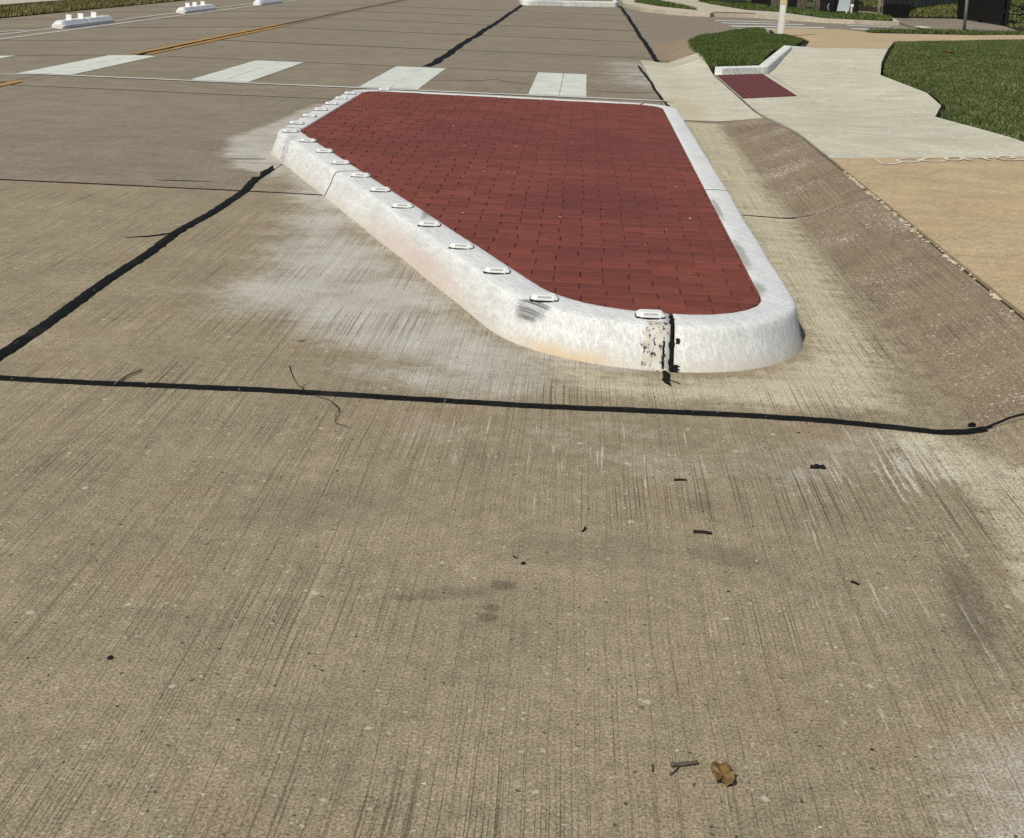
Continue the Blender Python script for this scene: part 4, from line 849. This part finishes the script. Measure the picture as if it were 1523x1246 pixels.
# ------------------------------------------------------------------ lane dividers on the left edge line
ld = empty('lane_divider'); N = 14; sec = [(-.14, 0), (-.138, .07), (-.128, .078), (-.075, .14), (-.065, .145), (.065, .145), (.075, .14), (.128, .078), (.138, .07), (.14, 0)]
v = []; f = []; LEN = 2.75
st = [(0, .72, .55), (.03, .86, .75), (.10, .97, .95), (.16, 1, 1), (1.3, 1, 1), (1.31, .96, .94), (1.33, .96, .94), (1.34, 1, 1), (LEN - .16, 1, 1), (LEN - .10, .97, .95), (LEN - .03, .86, .75), (LEN, .72, .55)]
for y_, sx, sz in st:
    for x, z in sec: v.append((x * sx, y_, z * sz))
k = len(sec)
for i in range(len(st) - 1):
    for j in range(k - 1): a = i * k + j; f.append([a, a + 1, a + k + 1, a + k])
f += [list(range(k)), list(range((len(st) - 1) * k, len(st) * k))]
me = mesh('body', v, f); bm = bmesh.new(); bm.from_mesh(me); bmesh.ops.recalc_face_normals(bm, faces=bm.faces); bm.to_mesh(me); bm.free(); link('body', me, M_WPLAST, ld)
for y_ in (0.55, 1.15, 1.85):
    b_ = bmesh.new(); bx(b_, -.055, .055, y_, y_ + .012, .125, .24, .004); t = bmo('reflector_tab', b_, M_TAB, ld)
for y_ in (0.3, 2.45):
    b_ = bmesh.new(); bmesh.ops.create_cone(b_, segments=10, radius1=.02, radius2=.017, depth=.012, cap_ends=True, matrix=Matrix.Translation((0, y_, .144))); bmo('bolt', b_, M_SLIT, ld)
for i, (x, y_, lab) in enumerate([(-9.93, 24.9, 'white lane divider with three upright tabs, nearest of the row'), (-9.84, 32.4, 'white lane divider, middle one of the row on the left line'), (-9.45, 38.5, 'white lane divider, farthest of the row at the top edge')]):
    o = ld if i == 0 else copy_tree(ld); o.location = (x, y_, float(z_road(x, y_)) + .004); o.rotation_euler = (0, R(2.57), R(-0.4)); tag(o, lab, 'lane divider', 'white lane dividers along the left edge line')

# ------------------------------------------------------------------ posts
def tube(name, r, z0, z1, mat, parent, seg=14, x=0, y=0, r2=None):
    b_ = bmesh.new(); bmesh.ops.create_cone(b_, segments=seg, radius1=r, radius2=r2 or r, depth=z1 - z0, cap_ends=True, matrix=Matrix.Translation((x, y, (z0 + z1) / 2))); o = bmo(name, b_, mat, parent)
    o.data.polygons.foreach_set('use_smooth', [len(p.vertices) == 4 for p in o.data.polygons]); return o
mp = empty('marker_post', (3.90, 26.9, 0.15)); mp.rotation_euler = (0, R(1.0), 0); tag(mp, 'white plastic marker post with yellow top in the grass corner', 'post')
def flat_post(name, z0, z1, w_, d_, mat):
    b_ = bmesh.new(); bx(b_, -w_, w_, -d_, d_, z0, z1, .008); return bmo(name, b_, mat, mp)
flat_post('shaft', -.05, .595, .046, .02, M_POSTW); flat_post('yellow_cap', .598, 1.85, .048, .022, M_POSTY)
for s_ in (-1, 1):
    b_ = bmesh.new(); bx(b_, s_ * .049, s_ * .062, -.012, .012, 0, 1.8, .003); bmo('edge_rib', b_, M_POSTW, mp)
sp = empty('steel_post', (8.95, 32.2, 0.12)); sp.rotation_euler = (0, R(-1), 0); tag(sp, 'plain galvanised steel post in the grass strip by the alley', 'post')
tube('pole', .036, 0, 2.6, M_STEEL, sp); tube('ground_sleeve', .042, 0, .05, M_STEEL, sp); tube('cap', .038, 2.6, 2.62, M_STEEL, sp)
sp = empty('pale_post', (7.12, 42.4, 0.12)); tag(sp, 'slim pale post on the far verge left of the pale board', 'post')
tube('pole', .035, 0, 2.2, simple('pale_post_paint', (.42, .40, .32)), sp); tube('base_collar', .05, 0, .06, M_STEEL, sp)

# ------------------------------------------------------------------ fences and other things across the side street
def board_fence(name, a, b, h, bw, mats, label, seed, z0=0.1, gap=.012, tops=0.03, rails=True, skip=0.0):
    r = random.Random(seed); A = Vector(a); B = Vector(b); L = (B - A).length; ang_ = math.atan2(B.y - A.y, B.x - A.x); root = empty(name, (A.x, A.y, z0), ang_); tag(root, label, 'fence')
    b_ = bmesh.new(); bx(b_, gap / 2, bw - gap / 2, -.011, .011, 0, h, .004); bme = bpy.data.meshes.new('board'); b_.to_mesh(bme); b_.free(); n = int(L / bw)
    ms = []
    for mt in mats:
        c = bme.copy(); c.materials.append(mt); ms.append(c)
    for i in range(n):
        if r.random() < skip: continue
        o = link('board', ms[r.choices(range(len(ms)), [3] + [1] * (len(ms) - 1))[0]], None, root); o.location = (i * bw, r.uniform(-.006, .006), r.uniform(-.01, .02)); o.scale = (1, 1, 1 + r.uniform(-tops, tops))
    if rails:
        for z in (h * .2, h * .8):
            b_ = bmesh.new(); bx(b_, 0, L, .013, .05, z - .04, z + .04); bmo('rail', b_, mats[0], root)
        for i in range(int(L / 2.4) + 1):
            b_ = bmesh.new(); bx(b_, min(i * 2.4, L - .09), min(i * 2.4, L - .09) + .09, .052, .14, -.1, h * .97); bmo('post', b_, mats[0], root)
    return root
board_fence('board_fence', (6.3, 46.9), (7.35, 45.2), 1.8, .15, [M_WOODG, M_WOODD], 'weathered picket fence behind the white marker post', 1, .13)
board_fence('board_fence', (7.35, 43.6), (8.75, 43.2), 1.8, .15, [M_WOODD, M_WOODD, M_WOODG], 'dark board fence behind the pale board', 2, .13)
board_fence('board_fence', (9.25, 42.6), (11.6, 49.8), 1.9, .15, [M_WOODL, M_WOODL, M_WOODG], 'weathered board fence running back along the alley', 3, .1)
board_fence('board_fence', (11.6, 49.9), (18, 63.5), 1.9, .16, [M_WOODL, M_WOODG], 'long weathered board fence behind the sunlit back grass', 4, .15)
board_fence('board_fence', (12.35, 45.5), (12.32, 40.4), 1.8, .14, [M_WOODD, M_WOODD], 'black board fence right of the alley', 5, .1)
board_fence('low_panel', (9.15, 41.9), (10.1, 42.3), .42, .12, [M_IRON, M_IRON], 'low black panel at the left side of the alley mouth', 7, .1, .002, .01, False)
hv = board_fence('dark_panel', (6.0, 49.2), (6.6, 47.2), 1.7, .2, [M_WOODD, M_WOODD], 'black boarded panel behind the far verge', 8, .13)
ir = empty('iron_fence', (12.30, 39.95, .09)); tag(ir, 'black iron picket fence with dipping top rail at the right edge', 'fence')
cur = lambda t: .60 - .14 * math.sin(min(1, t / 1.6) * math.pi) + .25 * max(0, t - 1.2)
b_ = bmesh.new(); bx(b_, -.06, .03, -.04, .04, -.1, 1.5, .006); bmo('post', b_, M_IRON, ir)
for i in range(24):
    t = .13 * (i + 1); b_ = bmesh.new(); bx(b_, t - .009, t + .009, -.009, .009, 0.02, cur(t) + .02); bmo('picket', b_, M_IRON, ir)
for z in (.06, .30):
    b_ = bmesh.new(); bx(b_, 0.03, 3.3, -.014, .014, z, z + .03); bmo('rail', b_, M_IRON, ir)
v = []; f = []
for i in range(34):
    t = .03 + i * .1; c = cur(t)
    for dy, dz in ((-.016, -.02), (.016, -.02), (.016, .02), (-.016, .02)): v.append((t, dy, c + dz))
for i in range(33):
    for j in range(4): a = i * 4; f.append([a + j, a + (j + 1) % 4, a + 4 + (j + 1) % 4, a + 4 + j])
link('top_rail', mesh('top_rail', v, f), M_IRON, ir)
# leaning pale board on stakes, with a black crate frame beside it
ys = empty('pale_board', (8.03, 42.45, .13)); tag(ys, 'pale grey board leaning on white stakes in front of the dark fence', 'sign')
v = [(-.20, -.02, .10), (.17, -.02, .10), (.25, .10, .95), (-.06, .10, .95), (-.20, .01, .10), (.17, .01, .10), (.25, .13, .95), (-.06, .13, .95)]
link('panel', mesh('panel', v, [[0, 1, 2, 3], [7, 6, 5, 4], [0, 4, 5, 1], [1, 5, 6, 2], [2, 6, 7, 3], [3, 7, 4, 0]]), M_SIGN, ys)
for x, z1 in ((.24, .28), (.10, .14)):
    b_ = bmesh.new(); bx(b_, x - .018, x + .018, -.05, -.025, -.05, z1, .004); bmo('stake', b_, M_TAB, ys)
b_ = bmesh.new(); bx(b_, .20, .30, -.056, -.022, .24, .32, .006); bmo('stake_head', b_, M_TAB, ys)
cf = empty('wire_bin', (7.72, 42.5, .13)); tag(cf, 'small dark bin with a pale rim handle left of the pale board', 'bin')
b_ = bmesh.new(); bmesh.ops.create_cone(b_, segments=16, radius1=.09, radius2=.13, depth=.6, cap_ends=True, matrix=Matrix.Translation((0, 0, .3))); bmo('body', b_, M_IRON, cf)
b_ = bmesh.new(); bmesh.ops.create_circle(b_, segments=16, radius=.135, matrix=Matrix.Translation((0, 0, .6))); r_ = bmesh.ops.extrude_edge_only(b_, edges=b_.edges[:]); bmesh.ops.translate(b_, vec=(0, 0, .05), verts=[g_ for g_ in r_['geom'] if isinstance(g_, bmesh.types.BMVert)]); bmo('rim', b_, M_SIGN, cf)
v = []; f = []
for i in range(9):
    a = math.pi * i / 8; x = -.13 + .06 * -math.sin(a); z = .12 + .2 * (1 - math.cos(a)) / 2
    for dx, dy in ((-.01, -.14), (.01, -.14), (.01, -.12), (-.01, -.12)): v.append((x + dx, dy, z))
for i in range(8):
    for j in range(4): a = i * 4; f.append([a + j, a + (j + 1) % 4, a + 4 + (j + 1) % 4, a + 4 + j])
link('handle', mesh('handle', v, f), M_SIGN, cf)
uc = empty('utility_cabinet', (5.35, 49.6, .11)); tag(uc, 'dark green utility cabinet at the top edge behind the far sidewalk', 'utility cabinet')
b_ = bmesh.new(); bx(b_, -.45, .45, -.35, .35, .06, 1.1, .02); bmo('body', b_, M_GREEN, uc)
b_ = bmesh.new(); bx(b_, -.5, .5, -.4, .4, -.02, .057, .01); bmo('plinth', b_, M_FARSW, uc)
for s_ in (-1, 1):
    b_ = bmesh.new(); bx(b_, -.43 if s_ < 0 else .008, -.008 if s_ < 0 else .43, -.366, -.352, .1, 1.05, .004); d_ = bmo('door', b_, M_GREEN, uc); b_ = bmesh.new(); bx(b_, s_ * .06 - .012, s_ * .06 + .012, -.39, -.368, .5, .62, .004); bmo('handle', b_, M_STEEL, d_)
# evergreen shrubs and a tree behind the fences
def shrub(name, loc, rx, ry, h, label, seed, n=2600, trunk=0.25, cat='shrub'):
    r = np.random.default_rng(seed); root = empty(name, loc); tag(root, label, cat, None); rr = random.Random(seed)
    b_ = bmesh.new()
    for k in range(5):
        a = rr.uniform(0, 6.28); tip = Vector((math.cos(a) * rx * .5, math.sin(a) * ry * .5, h * .75)); q = Vector((0, 0, 1)).rotation_difference(tip.normalized()).to_matrix().to_4x4()
        bmesh.ops.create_cone(b_, segments=7, radius1=.05 * h / 2, radius2=.012, depth=tip.length, cap_ends=True, matrix=Matrix.Translation(tip / 2) @ q)
    bmo('trunk', b_, M_BARK, root)
    K = 46; cen = np.c_[r.normal(0, .42, K) * rx, r.normal(0, .42, K) * ry, r.uniform(trunk, 1, K) * h]; w_ = r.integers(0, K, n); s = .2 * (rx + ry) / 2
    c = cen[w_] + r.normal(0, s, (n, 3)) * np.array([1, 1, .7]); c[:, 2] = np.clip(c[:, 2], .05, None)
    a = r.normal(0, 1, (n, 3)); a /= np.linalg.norm(a, axis=1)[:, None]; b2 = np.cross(a, r.normal(0, 1, (n, 3))); b2 /= np.linalg.norm(b2, axis=1)[:, None]; l = .06 * r.uniform(.6, 1.5, n)[:, None]
    co = np.empty((n * 4, 3)); co[0::4] = c - a * l; co[1::4] = c + b2 * l * .45; co[2::4] = c + a * l; co[3::4] = c - b2 * l * .45
    me = bpy.data.meshes.new('crown'); me.vertices.add(n * 4); me.vertices.foreach_set('co', co.ravel()); me.loops.add(n * 4); me.loops.foreach_set('vertex_index', np.arange(n * 4)); me.polygons.add(n); me.polygons.foreach_set('loop_start', np.arange(0, n * 4, 4)); me.update(); me.validate()
    at = me.attributes.new('tint', 'FLOAT', 'POINT'); at.data.foreach_set('value', np.repeat(r.random(n), 4).astype(np.float32)); link('crown', me, M_LEAVES, root); return root
shrub('evergreen_shrub', (4.6, 51.0, .1), .8, .7, 1.6, 'dark evergreen shrub left of the green utility cabinet', 21)
shrub('evergreen_shrub', (6.35, 49.6, .1), .6, .6, 1.7, 'dark evergreen shrub right of the green utility cabinet', 22)
shrub('evergreen_shrub', (14.3, 42.5, .1), .9, .8, 1.9, 'evergreen shrub standing behind the iron fence', 23, 3600, .2)

# ------------------------------------------------------------------ far island at the top of the picture
fi = empty('kerbed_island', (-0.4, 45.2, 0)); tag(fi, 'distant white kerbed traffic island at the top edge of the road', 'traffic island')
v = []; f = []; per = [(-1.5, -2.0), (0.6, -1.2)]
FI = rounded([((1.35, -.2), .25), ((-1.55, -2.1), .2), ((-1.75, 4), .3), ((1.35, 5), .3)], 8, .25)
c0 = Vector((-.2, 1.5)); nF = len(FI)
for p in FI:
    d = (p - c0).normalized()
    for of, z in ((0, .12), (0, .17), (.12, .17), (.17, .14), (.20, 0)): q = p + d * of; v.append((q.x, q.y, z))
for i in range(nF):
    for j in range(4): a = i * 5 + j; b2 = ((i + 1) % nF) * 5 + j; f.append([a, a + 1, b2 + 1, b2])
me = mesh('kerb', v, f); bm = bmesh.new(); bm.from_mesh(me); bmesh.ops.recalc_face_normals(bm, faces=bm.faces); bm.to_mesh(me); bm.free(); link('kerb', me, M_KW, fi, False)
top = surf('infill', [(p.x, p.y) for p in FI[::-1]], .155, M_ROADFAR, fi, res=.8, thick=.05)
tag(grass('weed_tufts', [(-2.2, 43.6), (-1.4, 43.8), (-1.2, 45), (-2.2, 45)], .15, 160, .14, M_GRASSDRY, .02, 12), 'weeds growing on the left end of the distant island', 'weeds')

# ------------------------------------------------------------------ litter on the near slab
def strand(name, pts, r, mat, z=0.004, taper=True):
    S = ssub(pts); v = []; f = []; K = 6
    for i, p in enumerate(S):
        d = (S[min(i + 1, len(S) - 1)] - S[max(i - 1, 0)]).normalized(); nr = Vector((-d.y, d.x)); rr = r * (1 - .6 * i / len(S) if taper else 1 - .2 * i / len(S)) * (1 + .45 * mnoise.noise(Vector((i * .7, r * 900, 0))))
        zz = z + r * .5 + .006 * max(0, mnoise.noise(Vector((i * .35, 4, r * 100)))) * (1 if taper else 0)
        for k in range(K): a = 6.283 * k / K; q = p + nr * math.cos(a) * rr; v.append((q.x, q.y, zz + math.sin(a) * rr))
    for i in range(len(S) - 1):
        for k in range(K): a = i * K; f.append([a + k, a + (k + 1) % K, a + K + (k + 1) % K, a + K + k])
    f += [list(range(K))[::-1], [(len(S) - 1) * K + k for k in range(K)]]
    return mesh(name, v, f)
t = link('root_strand', strand('root_strand', [(-0.976, 4.401), (-0.945, 4.305), (-0.906, 4.207), (-0.870, 4.148), (-0.819, 4.093), (-0.767, 4.054), (-0.734, 3.999), (-0.713, 3.944), (-0.712, 3.856), (-0.677, 3.825), (-0.654, 3.804)], .0015, M_WIRE), M_WIRE, None, True)
tag(t, 'thin dark curled root strand lying across the black tar seam', 'strand')
b1 = link('side_branch', strand('side_branch', [(-0.875, 4.155), (-0.880, 4.19), (-0.868, 4.225)], .0014, M_WIRE), M_WIRE, t, True)
b2 = link('loop', strand('loop', [(-0.752, 4.03), (-0.722, 3.985), (-0.722, 3.93), (-0.715, 3.868)], .0013, M_WIRE), M_WIRE, t, True)
tw = empty('forked_twig', (0.25, 2.155, 0)); tag(tw, 'grey forked twig lying left of the brown leaf', 'twig'); bpy.context.view_layer.update()
part('stem', link('stem', strand('stem', [(0.226, 2.150), (0.247, 2.154), (0.275, 2.163)], .0042, M_TWIG, .003, False), M_TWIG, None, True), tw)
part('fork', link('fork', strand('fork', [(0.240, 2.150), (0.232, 2.135), (0.222, 2.122)], .0018, M_TWIG, .002, False), M_TWIG, None, True), tw)
def stick(name, a, b, r, mat, label, z=.002):
    A, B = Vector(a), Vector(b); mid_ = A.lerp(B, .5) + Vector((-(B - A).y, (B - A).x)) * .06
    return tag(link(name, strand(name, [a, tuple(mid_), b], r, mat, z, False), mat, None, True), label, 'twig')
stick('twig', (0.191, 2.150), (0.190, 2.127), .002, M_TWIG, 'short upright brown twig left of the forked twig')
stick('twig', (0.347, 3.186), (0.393, 3.183), .0045, M_WIRE, 'thick dark twig on the slab right of centre')
stick('twig', (0.068, 3.178), (0.060, 3.150), .0025, M_BLACK, 'small slanted black twig right of the oil spots')
stick('twig', (0.32, 3.535), (0.355, 3.54), .003, M_WIRE, 'slim dark twig a step behind the thick dark twig')
stick('twig', (0.705, 2.952), (0.722, 2.938), .0028, M_BLACK, 'short black twig near the right gutter')
stick('twig', (-0.108, 2.983), (-0.098, 2.972), .0018, M_BLACK, 'tiny bent black twig above the oil spots')
stick('grass_stem', (-1.49, 4.09), (-1.455, 4.26), .003, simple('green_stem', (.10, .11, .045)), 'greenish dry stem on the tar seam at the left', .006)
def lump(name, x, y, s, mat, label, cat, z=0.0, seed=1, flat=.5, st=1.6):
    r = random.Random(seed); b_ = bmesh.new(); bmesh.ops.create_icosphere(b_, subdivisions=2, radius=1)
    for v_ in b_.verts:
        n_ = mnoise.noise(v_.co * 1.7 + Vector((seed * 3, 0, 0))); v_.co *= 1 + .45 * n_; v_.co.x *= s * st; v_.co.y *= s; v_.co.z *= s * flat
    o = bmo(name, b_, mat, None); o.location = (x, y, z + s * flat * .6); return tag(o, label, cat)
SC = [(-.026, -.009), (-.021, .004), (-.012, .006), (-.010, .013), (-.001, .010), (.006, .014), (.010, .008), (.020, .007), (.025, -.006), (.016, -.010), (.004, -.007), (-.010, -.011)]
v = [(x, y, 0) for x, y in SC] + [(x * .9, y * .85, .007 + .003 * math.sin(i * 2.1)) for i, (x, y) in enumerate(SC)]; f = [[i, (i + 1) % 12, 12 + (i + 1) % 12, 12 + i] for i in range(12)] + [list(range(12, 24))]
o = link('rubber_scrap', mesh('rubber_scrap', v, f), M_BLACK); o.location = (0.752, 3.70, 0); tag(o, 'black torn rubber scrap right of centre below the tar seam', 'scrap')
lump('rubber_crumb', -0.082, 2.948, .006, M_BLACK, 'tiny black crumb above the round oil spot', 'scrap', 0, 4, .6, 1)
lump('rubber_crumb', -0.905, 2.400, .006, M_BLACK, 'black crumb on the slab at the lower left', 'scrap', 0, 5, .6, 1)
lump('tar_lump', 1.332, 4.165, .014, M_TAR, 'small tar lump where the seam meets the kerb', 'lump', -.008, 6, .7, 1)
# brown leaf: lobed, cupped blade with a midrib and a stalk
lf = empty('fallen_leaf', (0.318, 2.128, 0.0)); lf.rotation_euler = (0, 0, R(10)); lf.scale = (.9, .9, .9); tag(lf, 'curled brown fallen leaf near the bottom of the picture', 'leaf')
out = [(-.002, .032), (-.011, .031), (-.019, .025), (-.022, .015), (-.020, .006), (-.023, -.003), (-.020, -.014), (-.022, -.024), (-.016, -.027), (-.010, -.021), (-.006, -.028), (.001, -.035), (.010, -.035), (.016, -.028), (.021, -.020), (.018, -.012), (.022, -.006), (.020, .004), (.022, .012), (.017, .022), (.009, .030)]
out = [tuple(p) for p in ssub(out + [out[0]])][:-1]
v = []; f = []
for rI, sc_ in enumerate((0.0, .35, .7, 1.0)):
    for i, (x, y) in enumerate(out):
        z = .004 + .005 * sc_ ** 2 * (1 + math.sin(i * .42)) + .002 * sc_ * math.sin(i * 1.3) + .004 * abs(x) / .018 * sc_ + .003 * mnoise.noise(Vector((x * 150, y * 150, 0))); v.append((x * sc_, y * sc_ , z))
n = len(out)
for l in range(3):
    for i in range(n): f.append([l * n + i, (l + 1) * n + i, (l + 1) * n + (i + 1) % n, l * n + (i + 1) % n])
o = link('blade', mesh('blade', v, f), M_LEAF, lf, True); md = o.modifiers.new('thick', 'SOLIDIFY'); md.thickness = .0006
def part_strand(name, pts, r, z): return link(name, strand(name, pts, r, M_TWIG, z, True), M_DEADLEAF, lf, True)
part_strand('midrib', [(.001, .028), (.0, .0), (.002, -.026)], .0009, .0052); part_strand('stalk', [(.001, .028), (.002, .04), (.0, .052)], .0012, .004)
lump('dry_leaf', 6.03, 22.4, .05, M_DEADLEAF, 'reddish dry leaf lying on the lawn', 'leaf', .2, 9, .35, 1.7)
# loose crumbs over the concrete, too many to count
def litter_place(r):
    while True:
        y = r.uniform(1.7, 12); x = r.uniform(-3.2 if y > 4 else -1.6, 1.7)
        if not (-2.3 < x < 1.0 and 4.4 < y < 12.9 and sdist([(.98, 4.5), (-.1, 4.5), (-2.3, 9.5), (-2.3, 13), (1, 13)], np.array([x]), np.array([y]))[0] < 0): return x, y, float(z_road(x, y))
chips('dark_crumbs', 120, litter_place, 0.0030, M_BLACK, road, 8)
chips('pale_crumbs', 130, litter_place, 0.0032, M_CHIP, road, 9)
def isl_place(r):
    y = r.uniform(5, 12.2); x = r.uniform(-1.9, .7)
    return (x, y, .150) if x > -.1 - (y - 5.2) * .41 else isl_place(r)
chips('island_crumbs', 34, isl_place, 0.0038, M_CHIP, island, 10).matrix_parent_inverse = island.matrix_world.inverted()
def kerb_dirt(r):
    s = r.uniform(near_s(0.5, 4.83), near_s(-2.0, 9.6)); p, nr, d = at_s(s); q = p + nr * (.226 + abs(r.gauss(0, .03))); return q.x, q.y, 0.0
chips('kerb_foot_crumbs', 150, kerb_dirt, 0.0032, M_DEADLEAF, road, 11)
